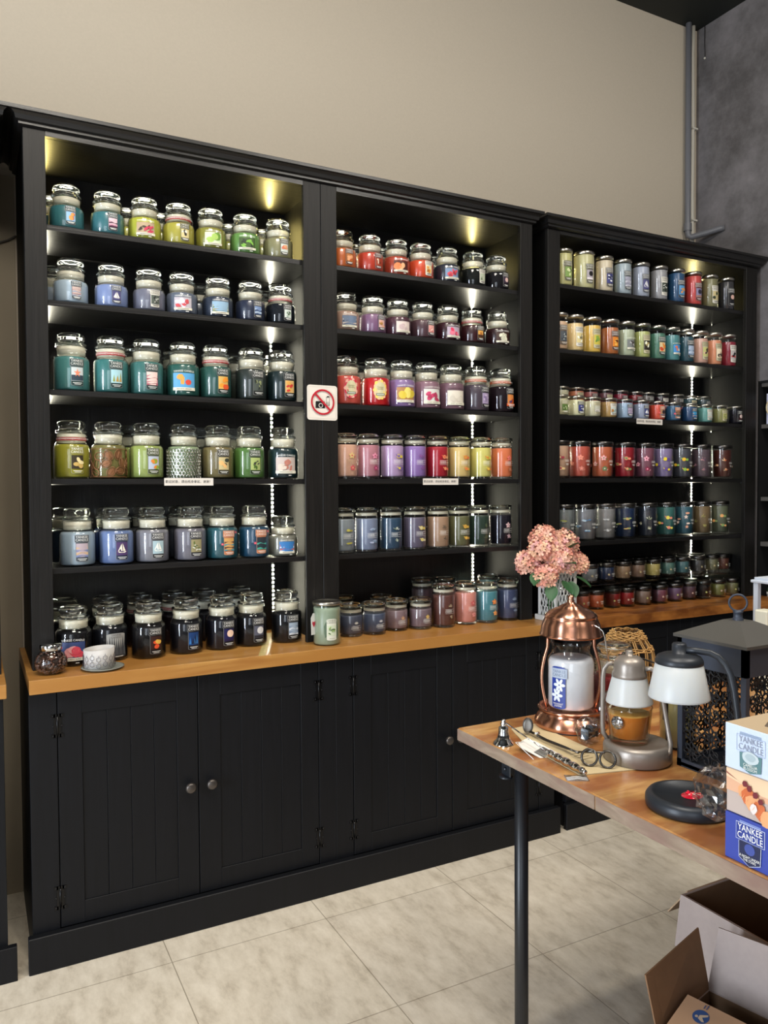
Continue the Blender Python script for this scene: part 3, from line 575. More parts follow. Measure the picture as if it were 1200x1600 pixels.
cr = node(nt, 'ShaderNodeValToRGB'); e = cr.color_ramp.elements; e[0].position = .32; e[0].color = lin('b9ad9a'); e[1].position = .66; e[1].color = lin('e2d8c6'); x = cr.color_ramp.elements.new(.47); x.color = lin('d2c7b4'); nt.links.new(n1.outputs['Fac'], cr.inputs['Fac'])
mx = node(nt, 'ShaderNodeMix', data_type='RGBA', blend_type='MULTIPLY'); mx.inputs['Factor'].default_value = 1; nt.links.new(cr.outputs[0], mx.inputs['A']); nt.links.new(br.outputs['Color'], mx.inputs['B']); nt.links.new(mx.outputs['Result'], b.inputs['Base Color'])
b.inputs['Roughness'].default_value = .42
f = MB(); f.box(XL, XR+.5, YF, YW+.1, -.1, 0, fl); struct('floor', f)
PAINT = pm('bfb4a2', .85, bump=.05, bscale=120, var=.02)
CONC, nt, b = newmat('concrete_wall')
g = node(nt, 'ShaderNodeNewGeometry'); n1 = node(nt, 'ShaderNodeTexNoise'); n1.inputs['Scale'].default_value = 3.2; n1.inputs['Detail'].default_value = 10; n1.inputs['Roughness'].default_value = .7; nt.links.new(g.outputs['Position'], n1.inputs['Vector'])
cr = node(nt, 'ShaderNodeValToRGB'); e = cr.color_ramp.elements; e[0].position = .36; e[0].color = lin('504d4d'); e[1].position = .68; e[1].color = lin('7e7a7c'); nt.links.new(n1.outputs['Fac'], cr.inputs['Fac']); nt.links.new(cr.outputs[0], b.inputs['Base Color']); b.inputs['Roughness'].default_value = .7
bp = node(nt, 'ShaderNodeBump'); bp.inputs['Strength'].default_value = .3; bp.inputs['Distance'].default_value = .004; nt.links.new(n1.outputs[0], bp.inputs['Height']); nt.links.new(bp.outputs[0], b.inputs['Normal'])
w = MB(); w.box(XL-.1, XR+.1, YW, YW+.1, 0, ZC+.1, PAINT); struct('wall_back', w)
w = MB(); w.box(XR, XR+.1, YF, YW, 1.955, ZC+.1, CONC); w.box(XR, XR+.1, .03, YW, 0, 1.955, CONC); w.box(XR, XR+.1, YF, -2.2, 0, 1.955, CONC); struct('wall_right', w)
w = MB(); w.box(XL-.1, XL, YF, YW, 0, ZC+.1, pm('8c867c', .85)); struct('wall_left', w)
w = MB(); w.box(XL-.1, XR+.1, YF-.1, YF, 0, ZC+.1, pm('6c6862', .85)); struct('wall_front', w)
w = MB(); w.box(XL-.1, XR+.1, YF-.1, YW+.1, ZC, ZC+.1, pm('0f1512', .6)); struct('ceiling', w)
# glass door in the left wall and shop window behind the camera
DAY = pm('c8d8f0', .3)
w = MB()
for y in (-2.36, -1.44): w.box(XL, XL+.05, y-.03, y+.03, 0, 2.7, BLACKM)
w.box(XL, XL+.05, -2.36, -1.44, 2.62, 2.7, BLACKM); w.box(XL+.005, XL+.015, -2.33, -1.47, 0, 2.62, DAY); struct('door_1', w)
w = MB()
for x in (-2.95, -.25): w.box(x-.03, x+.03, YF, YF+.05, .4, 3, BLACKM)
w.box(-2.95, -.25, YF, YF+.05, 2.94, 3, BLACKM); w.box(-2.95, -.25, YF, YF+.05, .4, .46, BLACKM); w.box(-2.92, -.28, YF+.005, YF+.015, .46, 2.94, DAY); struct('window_1', w)
# pipes and the hanging lead in the corner
GREYP = pm('6a6b70', .4); PALEP = pm('c8c4b8', .5)
p = MB(); p.tube([(3.463, .390, ZC), (3.463, .390, 2.80), (3.466, .388, 2.775), (3.475, .375, 2.765), (3.515, .30, 2.775), (3.545, .25, 2.785), (3.56, .235, 2.787)], .016, GREYP, 12)
p.lathe([(.021, 0), (.021, .04)], GREYP, 14, 3.463, .390, 2.80)
tag(p.build('conduit_pipe'), 'grey pipe down the wall corner, turning into the concrete wall', 'pipe')
p = MB(); p.tube([(3.506, .398, ZC), (3.499, .398, 3.75), (3.505, .398, 3.4), (3.502, .398, 3.0), (3.508, .398, 2.7), (3.508, .398, 2.58)], .012, PALEP, 10)
for z in (3.35, 2.86): p.box(3.490, 3.530, .382, .418, z, z+.008, PALEP)
tag(p.build('cable_pipe'), 'pale cable tube with clips beside the grey pipe in the corner', 'pipe')
p = MB(); p.tube([(3.553, .362, ZC), (3.552, .362, 3.80), (3.553, .360, 3.735)], .0022, pm('202022', .5), 6); p.blob((3.552, .36, 3.725), .006, PALEP)
tag(p.build('hanging_wire'), 'thin dark wire with pale tip hanging near the ceiling corner', 'wire')

# ------------------------------------------------------------------ shelving
Z0 = .8688
def cornice(x0, x1, label):
    pr = [(0, 2.5125), (.011, 2.5165), (.011, 2.5235), (.019, 2.527), (.022, 2.540), (.030, 2.547), (.036, 2.549), (.036, 2.560), (0, 2.560)]
    m = MB(); vs = []
    for d, z in pr: vs += [(x0-d, .41, z), (x0-d, -d, z), (x1+d, -d, z), (x1+d, .41, z)]
    fs = []
    for i in range(len(pr)-1):
        for k in range(3): a = i*4+k; fs.append([a, a+1, a+5, a+4])
    m.add(vs, fs, BLACKH); m.box(x0, x1, 0.002, .41, 2.513, 2.5585, BLACKH); tag(m.build('crown_cornice'), label, 'cornice')
def bookcase(x0, x1, a, b_, shelves, label, y0=0.):
    """x0..x1 outer, a..b_ opening between the stiles"""
    r = thing('bookcase', label, 'bookcase', (0, 0, 0))
    T = .018
    for s in (0, 1):
        m = MB(); xx = x0 if s == 0 else x1-T; m.box(xx, xx+T, y0+.018, .41, Z0, 2.512, INNERV)
        for z in [k*.032+1.0 for k in range(46)]:
            X = xx+T if s == 0 else xx
            m.box(X-.0004, X+.0004, y0+.058, y0+.063, z, z+.005, pm('050505', .8))
        m.build('side_panel', r)
        m = MB(); u, v = (x0, a) if s == 0 else (b_, x1); m.box(u+.0005, v-.0005, y0, y0+.018, Z0, 2.512, BLACKV, .001); m.build('stile', r)
    m = MB(); m.box(x0+T, x1-T, .320, .332, Z0, 2.512, BACKV); m.build('back_panel', r)
    m = MB(); m.box(x0+T, x1-T, y0+.018, .32, 2.496, 2.512, BLACKH); m.build('top_panel', r)
    m = MB(); m.box(a, b_, y0, y0+.018, 2.4965, 2.512, BLACKH); m.build('top_rail', r)
    for z in shelves:
        m = MB(); m.box(x0+T+.0005, x1-T-.0005, y0+.019, .297, z-.0175, z, BLACKH, .0008)
        for xx in (x0+T+.004, x1-T-.010):
            for yy in (y0+.06, .25): m.box(xx, xx+.006, yy, yy+.006, z-.024, z-.0175, CHROME)
        m.build('shelf', r)
    return r
sl = [S_Z[str(k)] for k in (1, 2, 3, 4, 5)]; st = [T_Z[str(k)] for k in (1, 2, 3, 4, 5)]
bookcase(.1775, 1.1455, .2407, 1.0791, sl, 'black bookcase with seven candle jars per shelf, left of the no-photo sign')
bookcase(1.1461, 2.0995, 1.209, 2.0376, sl, 'black bookcase in the middle, right of the no-photo sign')
bookcase(2.1857, 3.518, 2.2526, 3.4376, st, 'black bookcase nearest the grey concrete wall, holding metal-lidded candles', .006)
cornice(.1775, 2.0995, 'long black crown moulding over the left and middle bookcases'); cornice(2.1857, 3.518, 'black crown moulding over the bookcase by the concrete wall')
def strip(x, label, col, z0=.93, z1=2.47, warm=9):
    r = thing('light_strip', label, 'light strip', (x, .318, 0), group='vertical light strips behind the candles')
    m = MB(); m.box(-.004, .004, -.0015, .001, z0, z1, pm('d8d4c4', .5)); m.build('strip_tape', r)
    m = MB(); z = z0+.006
    E_ = bpy.data.materials.get('bead_%s' % label[:9]) 
    mt, nt, b = newmat('light_bead'); b.inputs['Base Color'].default_value = (1, 1, 1, 1); b.inputs['Emission Color'].default_value = col+(1,); b.inputs['Emission Strength'].default_value = BEAD
    mw, nt, b = newmat('light_bead_warm'); b.inputs['Base Color'].default_value = (1, 1, 1, 1); b.inputs['Emission Color'].default_value = (1, .80, .26, 1); b.inputs['Emission Strength'].default_value = BEAD*1.7
    while z < z1-.004: m.box(-.0036, .0036, -.0045, -.0015, z, z+.0065, WHITE); m.add([(-.0034, -.0047, z+.0002), (.0034, -.0047, z+.0002), (.0034, -.0047, z+.0063), (-.0034, -.0047, z+.0063)], [(0, 1, 2, 3)], mw if z > warm else mt); z += .0165
    o = m.build('light_beads', r); o['kind'] = 'stuff'
BEAD = 190
for x, lb in ((.258, 'bright light strip at the left back edge of the left bookcase'), (1.066, 'bright light strip at the right back edge of the left bookcase'), (1.222, 'light strip at the left back edge of the middle bookcase'), (2.012, 'bright light strip at the right back edge of the middle bookcase'), (2.268, 'light strip at the left back edge of the right bookcase'), (3.415, 'bright light strip at the right back edge of the right bookcase')):
    strip(x, lb, (1.0, .95, .74), warm=2.24 if x < 1.2 else 2.36)
# base cupboards
def door(r, x0, x1, zlo, zhi, hinge, knob, pan):
    m = MB(); yf = -.104; yb = -.086; g = .0015; px0, px1 = pan; pz0, pz1 = zlo+.066, zhi-.075
    m.box(x0+g, px0, yf, yb, zlo, zhi, BASEBLK, .0008); m.box(px1, x1-g, yf, yb, zlo, zhi, BASEBLK, .0008)
    m.box(px0, px1, yf, yb, zlo, pz0, BASEBLK, .0008); m.box(px0, px1, yf, yb, pz1, zhi, BASEBLK, .0008)
    n = 4; wd = (px1-px0)/n
    for i in range(n): m.box(px0+i*wd+.0006, px0+(i+1)*wd-.0006, yf+.0035, yb, pz0, pz1, BASEBLK, .0006)
    d = m.build('door', r)
    if knob:
        k = MB(); prof = [(0, 0), (.006, 0), (.006, .010), (.010, .015), (.0165, .019), (.0170, .025), (.0125, .029), (0, .030)]
        k.lathe(prof, pm('5a5450', .35, .7), 18)
        me = k.mesh('knob'); me.transform(Matrix.Rotation(radians(90), 4, 'X')); ko = link('knob', me, d); ko.location = (knob, yf, .466)
    hx = x0 if hinge == 0 else x1
    for z in (.72, .20):
        h = MB(); bm_ = pm('101012', .3, .4)
        for s in (-1, 1): h.box(hx+s*.006-.0045 if s < 0 else hx+.0015, hx-.0015 if s < 0 else hx+.0105, yf-.002, yf, z-.035, z+.035, bm_); h.box(hx-.017 if s < 0 else hx+.006, hx-.006 if s < 0 else hx+.017, yf-.002, yf, z+.025, z+.035, bm_); h.box(hx-.017 if s < 0 else hx+.006, hx-.006 if s < 0 else hx+.017, yf-.002, yf, z-.035, z-.025, bm_)
        h.tube([(hx, yf-.003, z-.028), (hx, yf-.003, z+.028)], .003, bm_, 8)
        for s in (-1, 1):
            for zz in (-.03, 0, .03): h.blob((hx+s*.012, yf-.002, z+zz), .002, pm('3a3a3c', .3, .8), 6, 4)
        h.build('hinge', d)
def cupboard(x0, x1, stiles, doors, label):
    r = thing('base_cupboard', label, 'cupboard', (0, 0, 0))
    m = MB(); m.box(x0, x1, -.085, .41, .0, .8255, BASEBLK)
    for a, b_ in stiles: m.box(a, b_, -.104, -.0855, .105, .8255, BASEBLK, .0008)
    m.build('body', r)
    for dd in doors: door(r, *dd)
cupboard(.1592, 1.1440, ((.1592, .2345), (1.0802, 1.1440)), ((.236, .6564, .108, .824, 0, .626, (.305, .589)), (.6564, 1.079, .108, .824, 1, .695, (.730, 1.013))), 'black two-door base cupboard at left with bronze knobs')
cupboard(1.1446, 2.1296, ((1.1446, 1.2110), (2.0505, 2.1296)), ((1.2127, 1.6312, .108, .824, 0, 1.606, (1.284, 1.563)), (1.6312, 2.049, .108, .824, 1, 1.657, (1.700, 1.984))), 'black two-door base cupboard behind the wooden table')
cupboard(2.192, 3.53, ((2.192, 2.262), (3.46, 3.53)), ((2.264, 2.86, .108, .824, 0, 2.83, (2.34, 2.78)), (2.86, 3.458, .108, .824, 1, 2.89, (2.94, 3.38))), 'black base cupboard under the pine worktop near the concrete wall')
def simple(name, label, cat, boxes, mat, bev=.001, group=None):
    m = MB()
    for bx in boxes: m.box(*bx, mat, bev)
    return tag(m.build(name), label, cat, group)
simple('plinth', 'long black plinth along the floor under the left and middle cupboards', 'plinth', [(.1452, 2.1405, -.1324, -.1060, 0, .1075)], BASEBLK, .002)
simple('plinth', 'black plinth in shadow under the right-hand cupboard', 'plinth', [(2.176, 3.54, -.1285, -.1060, 0, .1075)], BASEBLK, .002)
simple('worktop', 'honey oak worktop along the left and middle bookcases', 'worktop', [(.1600, 2.146, -.134, .412, .827, .8688)], OAK)
simple('worktop', 'knotty pine worktop under the mini candles near the concrete wall', 'worktop', [(2.166, 3.555, -.128, .412, .827, .8688)], OAKR)
# neighbour cabinet cut off by the left edge
bookc = thing('bookcase', 'black bookcase edge cut off at the far left of the photo', 'bookcase', (0, 0, 0))
m = MB(); m.box(.02, .092, 0, .018, Z0, 2.512, BLACKV); m.box(.074, .092, .018, .41, Z0, 2.512, BLACKV); m.build('stile', bookc)
m = MB(); m.box(-.9, .074, .32, .332, Z0, 2.512, BLACKV); m.build('back_panel', bookc)
cornice(-.9, .1055, 'black crown moulding end at the far left edge of the photo')
simple('worktop', 'oak worktop end at the far left edge of the photo', 'worktop', [(-.9, .100, -.150, .412, .829, .8688)], OAK)
simple('base_cupboard', 'black cupboard at the far left edge, below the short oak end', 'cupboard', [(-.9, .092, -.115, .41, 0, .8285)], BASEBLK)
simple('plinth', 'black plinth at the bottom left corner of the photo', 'plinth', [(-.9, .115, -.137, -.1155, 0, .1015)], BASEBLK)
simple('filler_board', 'greyish brown board filling the gap between the two left cabinets', 'board', [(.05, .172, .412, .4195, 0, 2.505)], pm('a09480', .8, var=.05, bscale=4))
m = MB(); m.tube([(.06, .408, 2.268), (.11, .408, 2.268), (.15, .408, 2.285), (.176, .408, 2.303)], .004, pm('4a443c', .6), 8)
tag(m.build('cord'), 'thin cord sagging across the grey filler board at left', 'cord')
# no-photo sign
r = thing('no_photo_sign', 'square white sign with red circle crossing out camera and phone', 'sign', (1.146, -.0005, 1.7315))
m = MB(); PL = pm('e4dcd0', .4); w_, h_ = .0585, .0625; c_ = .010
poly = []
for cx, cz, a0 in ((w_-c_, h_-c_, 0), (-w_+c_, h_-c_, 90), (-w_+c_, -h_+c_, 180), (w_-c_, -h_+c_, 270)):
    for k in range(6): a = radians(a0+18*k); poly.append((cx+c_*cos(a), cz+c_*sin(a)))
m.prism(poly, -.003, 0, PL, 1); m.build('plate', r)
A = Art(0, .0033); A.frame(0, 0, .104, .112, .0008, pm('c0b8ac', .4)); RED = pm('b81c2c', .4); BK = pm('141414', .4)
o_ = [(.046*cos(2*pi*i/40), .046*sin(2*pi*i/40)+.002) for i in range(40)]; i_ = [(.0395*cos(2*pi*i/40), .0395*sin(2*pi*i/40)+.002) for i in range(40)]
A.rect(-.009, -.009, .036, .022, BK); A.rect(-.009, .0035, .034, .003, BK); A.ell(-.007, -.010, .0085, .0085, pm('d8d0c8', .4), 16); A.ell(-.007, -.010, .0060, .0060, BK, 16)
A.frame(.021, .006, .012, .030, .0012, BK); A.rect(.021, .023, .009, .003, BK)
for k in range(3): A.rect(.021, -.006+k*.0045, .010, .001, BK)
for i in range(40): j = (i+1) % 40; A.poly([i_[i], o_[i], o_[j], i_[j]], RED, False)
A.up(); s2 = .0026; A.poly([(-.030-s2, .032-s2), (-.030+s2, .032+s2), (.030+s2, -.028+s2), (.030-s2, -.028-s2)], RED); A.mb.build('pictogram', r)
for cx, cz, lb in ((.668, 1.4475, 'left'), (1.660, 1.4475, 'middle'), (2.800, 1.7235, 'right')):
    r = thing('shelf_notice', 'small white notice with Chinese writing on the %s bookcase shelf edge' % lb, 'notice', (cx, .0185 if lb != 'right' else .0245, cz), group='white shelf notices')
    m = MB(); m.box(-.082, .082, -.0008, 0, -.0125, .0125, pm('ddd6cc', .6)); m.build('card', r)
    A = Art(0, .0012); A.text('歡迎試香，請由瓶身拿起，謝謝！', 0, 0, .0105, pm('201c1c', .6)); A.mb.build('printed_text', r)

# ------------------------------------------------------------------ table in front
ZT = .85
r = thing('wooden_table', 'wooden table with dark steel tube legs in the right foreground', 'table', (1.035, -1.05, 0))
m = MB(); m.box(.002, 1.25, -1.35, 0, -.0285+ZT, ZT, TABLEW, .0025)
m.box(0, .0022, -.464, -.002, ZT-.028, ZT-.002, TABLEE); m.box(0, .0022, -1.35, -.467, ZT-.028, ZT-.002, TABLEE)
m.build('tabletop', r)
for x, y in ((.058, -.172), (1.19, -.172), (.058, -1.18), (1.19, -1.18)):
    m = MB(); m.tube([(x, y, .0), (x, y, ZT-.029)], .0155, pm('15181d', .38), 16); m.lathe([(.020, 0), (.020, .012), (.0155, .014)], pm('0c0c0c', .6), 16, x, y)
    lg = m.build('leg', r)
    b = MB(); s = -1 if x < .6 else 1
    b.box(x-.024, x-.020, y+.010, y+.042, ZT-.075, ZT-.029, pm('1c2026', .4), .002); b.lathe([(.016, 0), (.016, .004), (0, .004)], pm('1c2026', .4), 16, x-.0225, y+.026, ZT-.077)
    b.box(x-.045, x+.045, y-.03, y+.045, ZT-.031, ZT-.0287, pm('1c2026', .4)); b.blob((x-.025, y+.026, ZT-.058), .0045, pm('4a4e54', .3, .8), 8, 5); b.build('bracket', lg)

def az(x, y): return math.atan2(x-.0247, y+2.599)   # view azimuth of a spot (0 = +Y, clockwise)
# copper lantern warmer
LX, LY = 1.286, -1.164; a = az(LX, LY); ex = Vector((cos(a), -sin(a), 0)); ey = Vector((sin(a), cos(a), 0))  # ex: to the right as seen, ey: away
r = thing('candle_warmer_lantern', 'copper lantern-shaped candle warmer with domed lid on the table', 'lantern', (LX, LY, ZT))
m = MB(); m.lathe([(0, .001), (.082, .001), (.086, .004), (.086, .012), (.083, .020), (.076, .030), (.068, .036), (.070, .038), (.077, .041), (.079, .044), (.077, .047), (.068, .045), (.060, .042), (0, .0415)], COPPER, 48)
m.lathe([(.084, 0), (.0845, .004), (.080, .0042)], pm('141210', .5), 48); m.build('base', r)
m = MB(); m.lathe([(.052, .215), (.066, .216), (.0735, .218), (.0745, .221), (.072, .224), (.0685, .245), (.0625, .258), (.0605, .261), (.0625, .263), (.0605, .268), (.052, .275), (.040, .281), (.030, .284), (.028, .287), (.020, .291), (.011, .295), (.0075, .299), (.0095, .3005), (.0060, .303), (.0078, .308), (.0060, .313), (0, .315)], COPPER, 48)
m.lathe([(.0515, .218), (.058, .262), (.03, .28)], pm('5a3c2c', .4, .8), 32)
m.build('lid', r)
for s in (-1, 1):
    m = MB(); pts = []
    for k in range(13):
        t = k/12; z = .044+.174*t; o = .056+.014*sin(pi*min(1, t*1.15)) - .004*t; o = max(o, .054); pts.append(ex*s*o+ey*(.012*s)+Vector((0, 0, z)))
    m.tube(pts, .0038, COPPER, 8); m.build('side_rod', r)
m = MB(); p0 = ex*.050-ey*.044
m.tube([p0+Vector((0, 0, .252)), p0+ex*.012+Vector((0, 0, .246)), p0+ex*.022-ey*.004+Vector((0, 0, .238)), p0+ex*.026+Vector((0, 0, .225)), p0+ex*.031+Vector((0, 0, .195)), p0+ex*.036+ey*.01+Vector((0, 0, .165))], .0016, CHROME, 6); m.build('bail_handle', r)
# grey warmer lamp
GX, GY = 1.246, -1.415; a = az(GX, GY); gx = Vector((cos(a), -sin(a), 0)); gy = Vector((sin(a), cos(a), 0))
r = thing('candle_warmer_lamp', 'taupe-grey candle warmer lamp with frosted shade over an amber candle', 'lamp', (GX, GY, ZT))
m = MB(); m.lathe([(0, 0), (.064, .0005), (.067, .002)], pm('3a1c14', .6), 40); m.lathe([(.067, .002), (.0695, .006), (.0695, .030), (.067, .036), (.062, .040), (.056, .0405), (.054, .0385), (0, .0385)], PEWTER, 44); m.build('base', r)
sc = -gx*.0165
m = MB(); FROST = pm('d4d6d4', .4, trans=.25, sss=.3)
m.lathe([(.046, .120), (.0475, .121), (.0475, .124), (.0345, .176), (.0335, .180), (.0315, .179), (.0325, .175), (.0455, .124), (.046, .120)], FROST, 44); o = m.build('lamp_shade', r); o.location = sc
m = MB(); m.lathe([(.0345, .174), (.036, .176), (.0352, .182), (.033, .186), (.0320, .198), (.030, .208), (.022, .216), (.012, .2185), (.0075, .219), (.0075, .2275), (.0055, .230), (0, .2305)], PEWTER, 40); o = m.build('lamp_cap', r); o.location = sc
for pts in ([(-.0165-.033, 0, .200), (-.0165-.043, 0, .199), (-.0675, 0, .188), (-.0700, 0, .170), (-.0705, 0, .12), (-.0705, 0, .07), (-.0690, 0, .052), (-.060, .0, .038)], [(-.0165+.032, -.008, .194), (.026, -.010, .196), (.038, -.010, .188), (.044, -.010, .165), (.052, -.010, .120), (.0600, -.012, .070), (.0645, -.020, .045), (.062, -.028, .030), (.052, -.034, .024)]):
    m = MB(); m.tube([gx*p[0]+gy*p[1]+Vector((0, 0, p[2])) for p in pts], .0050, PEWTER, 10); m.build('arm', r)
m = MB(); c = gx*.050-gy*.036+Vector((0, 0, .0235)); m.blob(c, .0085, PEWTER, 12, 8); m.build('arm_socket', r)
m = MB(); m.box(-.006, .006, -.004, .004, -.028, .026, pm('1a1a1a', .4), .002); o = m.build('cord_switch', r); o.location = gx*.057+gy*.06+Vector((0, 0, .10)); 
m = MB(); m.tube([gx*.057+gy*.06+Vector((0, 0, .125)), gx*.052+gy*.05+Vector((0, 0, .19)), gx*.01+gy*.04+Vector((0, 0, .205)), sc+Vector((0, 0, .21))], .0018, pm('2a2a2a', .5), 6); m.build('shade_cord', r); m = MB(); m.tube([gx*.057+gy*.06+Vector((0, 0, .073)), gx*.06+gy*.07+Vector((0, 0, .02)), gx*.06+gy*.085+Vector((0, 0, .0022)), gx*.02+gy*.095+Vector((0, 0, .0022))], .0018, pm('2a2a2a', .5), 6); m.build('power_cord', r)
# amber tumbler candle on it
AC = Vector((GX, GY, 0))+sc-gy*.0; zc0 = ZT+.0405
r = thing('amber_candle', 'amber glass candle with silver medallion on the taupe lamp base', 'candle', (AC.x, AC.y, zc0-.0015))
m = MB(); m.lathe([(0, 0), (.036, 0), (.0385, .002), (.0400, .010), (.0465, .070), (.0475, .0735), (.0455, .0735), (.0445, .070), (.0375, .012), (0, .010)], AMBER_GLASS, 40); m.build('glass_tumbler', r)
m = MB(); m.lathe([(0, .0105), (.0372, .0125), (.0428, .059)], pm('c89458', .35, sss=.2), 40); m.lathe([(.0428, .059), (.0420, .0605), (0, .0600)], pm('dcc890', .4), 40); m.tube([(0, 0, .06), (.0006, 0, .067)], .0008, WHITE, 5); m.build('wax', r)
m = MB(); A_ = MB(); nrm = (-gx*.50-gy*.86).normalized(); ctr = nrm*.0455+Vector((0, 0, .047)); q = nrm.to_track_quat('Z', 'Y').to_matrix()
rn = random.Random(2)
for k in range(60):
    t = rn.uniform(0, 2*pi); rr = .0125*math.sqrt(rn.random()); p = q @ Vector((rr*cos(t), rr*sin(t), 0)); m.blob(ctr+p, .0019, CHROME, 5, 4, smooth=False)
m.lathe([(0, -.0005), (.0135, -.0005), (.0135, .001), (0, .0014)], pm('c8c8cc', .2, 1.0), 24); 
vs = m.v[-75:]
me = m.mesh('medallion')
n0 = len(m.v)-(1+24+24+1)
for i in range(n0, len(m.v)): me.vertices[i].co = q @ me.vertices[i].co + ctr
link('medallion', me, r)
# black warmer lamp
BX, BY = 1.141, -1.638; a = az(BX, BY); bx = Vector((cos(a), -sin(a), 0)); by = Vector((sin(a), cos(a), 0)); DKM = pm('262a30', .4, .25)
r = thing('candle_warmer_lamp', 'charcoal candle warmer lamp with frosted shade and curved arm, its base empty', 'lamp', (BX, BY, ZT))
m = MB(); m.lathe([(0, 0), (.068, .0005), (.0725, .003), (.0740, .009), (.0735, .018), (.069, .0245), (.063, .0262), (.0595, .0258), (.0585, .0235), (0, .0235)], DKM, 52); m.build('base', r)
sb = -bx*.0170-by*.004
m = MB(); m.lathe([(.0505, .197), (.0522, .198), (.0522, .201), (.0405, .258), (.0385, .259), (.0505, .202), (.0505, .197)], FROST, 48); o = m.build('lamp_shade', r); o.location = sb
m = MB(); m.lathe([(.0400, .2575), (.0410, .259), (.0405, .265), (.0370, .271), (.030, .2745), (.0175, .2765), (.0125, .2775), (.0125, .2915), (.0105, .2945), (0, .295)], DKM, 44); o = m.build('lamp_cap', r); o.location = sb
m = MB(); m.tube([sb+bx*t[0]+by*t[1]+Vector((0, 0, t[2])) for t in ((.008, 0, .283), (.03, 0, .2825), (.050, 0, .2805), (.064, 0, .274), (.075, -.002, .262), (.083, -.004, .246), (.089, -.005, .22), (.0945, -.006, .18), (.0985, -.007, .13), (.0990, -.007, .07), (.092, -.006, .035), (.078, -.005, .020))], .0058, DKM, 12); m.build('arm', r)
m = MB(); rn = random.Random(4); m.lathe([(0, .003), (.016, .0028), (.021, .0003)], pm('c01830', .12, coat=1), 24, sy=.8)  # red glow on the base, painted as a glossy disc with bright specks
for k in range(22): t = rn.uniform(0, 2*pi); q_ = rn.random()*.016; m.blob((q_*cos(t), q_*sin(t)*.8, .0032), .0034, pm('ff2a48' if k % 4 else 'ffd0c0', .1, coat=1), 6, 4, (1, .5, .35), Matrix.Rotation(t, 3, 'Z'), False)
o = m.build('red_glow', None, (BX+.002, BY-.006, ZT+.0238)); tag(o, 'red glow on the charcoal lamp base, modelled as a small glossy disc', 'glow')
# filigree metal lantern
FX, FY, FS = 1.2945, -1.6355, .160
r = thing('metal_lantern', 'large charcoal metal lantern with filigree sides and ring on top', 'lantern', (FX, FY, ZT)); LM = pm('383e4a', .45, .3, bump=.05, bscale=700); LM2 = pm('4a4844', .5, .2, bump=.08, bscale=700)
m = MB()
for x in (0, FS-.012):
    for y in (0, FS-.012): m.box(x, x+.012, y, y+.012, 0, .266, LM, .001)
m.box(0, FS, 0, FS, .003, .010, LM); 
for a0, a1, b0, b1 in ((0, FS, 0, .006), (0, FS, FS-.006, FS), (0, .006, 0, FS), (FS-.006, FS, 0, FS)): m.box(a0, a1, b0, b1, .001, .016, LM); m.box(a0, a1, b0, b1, .212, .266, LM)
m.build('frame', r)
def filigree(seed):
    m = MB(); rn = random.Random(seed); w = FS-.024; k = .0016; mt = pm('101114', .5, .3)
    def T(u, v): return (.003, .012+u, .016+v)
    def curl(cu, cv, s, r0, ph):
        pts = [T(cu+s*(r0*(1-t/22))*cos(ph+t*.42), cv+(r0*(1-t/22))*sin(ph+t*.42)) for t in range(18)]
        pts = [(p[0], min(max(p[1], .012), .012+w), min(max(p[2], .016), .222)) for p in pts]; m.tube(pts, k, mt, 5)
    nu, nv = 3, 5
    for j in range(nv):
        for i in range(nu):
            cu = w*(i+.5)/nu; cv = .206*(j+.5)/nv; ru = w/nu/2; rv = .206/nv/2
            if (i+j) % 2 == 0:
                for q in range(8):
                    t = 2*pi*q/8; pts = []
                    for e in range(9): s = pi*e/8; rr = ru*.95*sin(s/2*2) if 0 else ru*.95*(e/8 if e < 8 else 1); wd = .0042*sin(pi*e/8)*1.0; pts.append(T(cu+rr*cos(t)-wd*sin(t), cv+rr*sin(t)+wd*cos(t)))
                    m.tube(pts, k, mt, 4)
                    pts = []
                    for e in range(9): rr = ru*.95*(e/8); wd = -.0042*sin(pi*e/8); pts.append(T(cu+rr*cos(t)-wd*sin(t), cv+rr*sin(t)+wd*cos(t)))
                    m.tube(pts, k, mt, 4)
                m.tube([T(cu+ru*.33*cos(2*pi*e/12), cv+ru*.33*sin(2*pi*e/12)) for e in range(12)], k, mt, 4, True)
            else:
                for s in (1, -1):
                    for ph in (0, pi): curl(cu+s*ru*.45, cv+(rv*.45 if ph else -rv*.45), s, ru*.50, ph)
                m.tube([T(cu, cv-rv), T(cu+.004, cv), T(cu, cv+rv)], k, mt, 4)
            m.tube([T(cu-ru, cv), T(cu, cv-rv), T(cu+ru, cv), T(cu, cv+rv)], k, mt, 4, True)
    return m
for sgn, nm in ((0, 'x0'), (1, 'x1'), (2, 'y0'), (3, 'y1')):
    o = filigree(sgn).build('filigree_panel', r)
    if sgn == 1: o.location = (FS-.006, 0, 0)
    if sgn == 2: o.rotation_euler = (0, 0, -pi/2); o.location = (0, .006, 0)
    if sgn == 3: o.rotation_euler = (0, 0, -pi/2); o.location = (0, FS, 0)
m = MB(); c = FS/2; e = .006; t = .020
vs = [(-e, -e, .266), (FS+e, -e, .266), (FS+e, FS+e, .266), (-e, FS+e, .266), (-e, -e, .272), (FS+e, -e, .272), (FS+e, FS+e, .272), (-e, FS+e, .272), (c-t, c-t, .304), (c+t, c-t, .304), (c+t, c+t, .304), (c-t, c+t, .304)]
m.add(vs, [(3, 2, 1, 0), (0, 1, 5, 4), (1, 2, 6, 5), (2, 3, 7, 6), (3, 0, 4, 7), (4, 5, 9, 8), (5, 6, 10, 9), (6, 7, 11, 10), (7, 4, 8, 11), (8, 9, 10, 11)], LM2); m.build('roof', r)
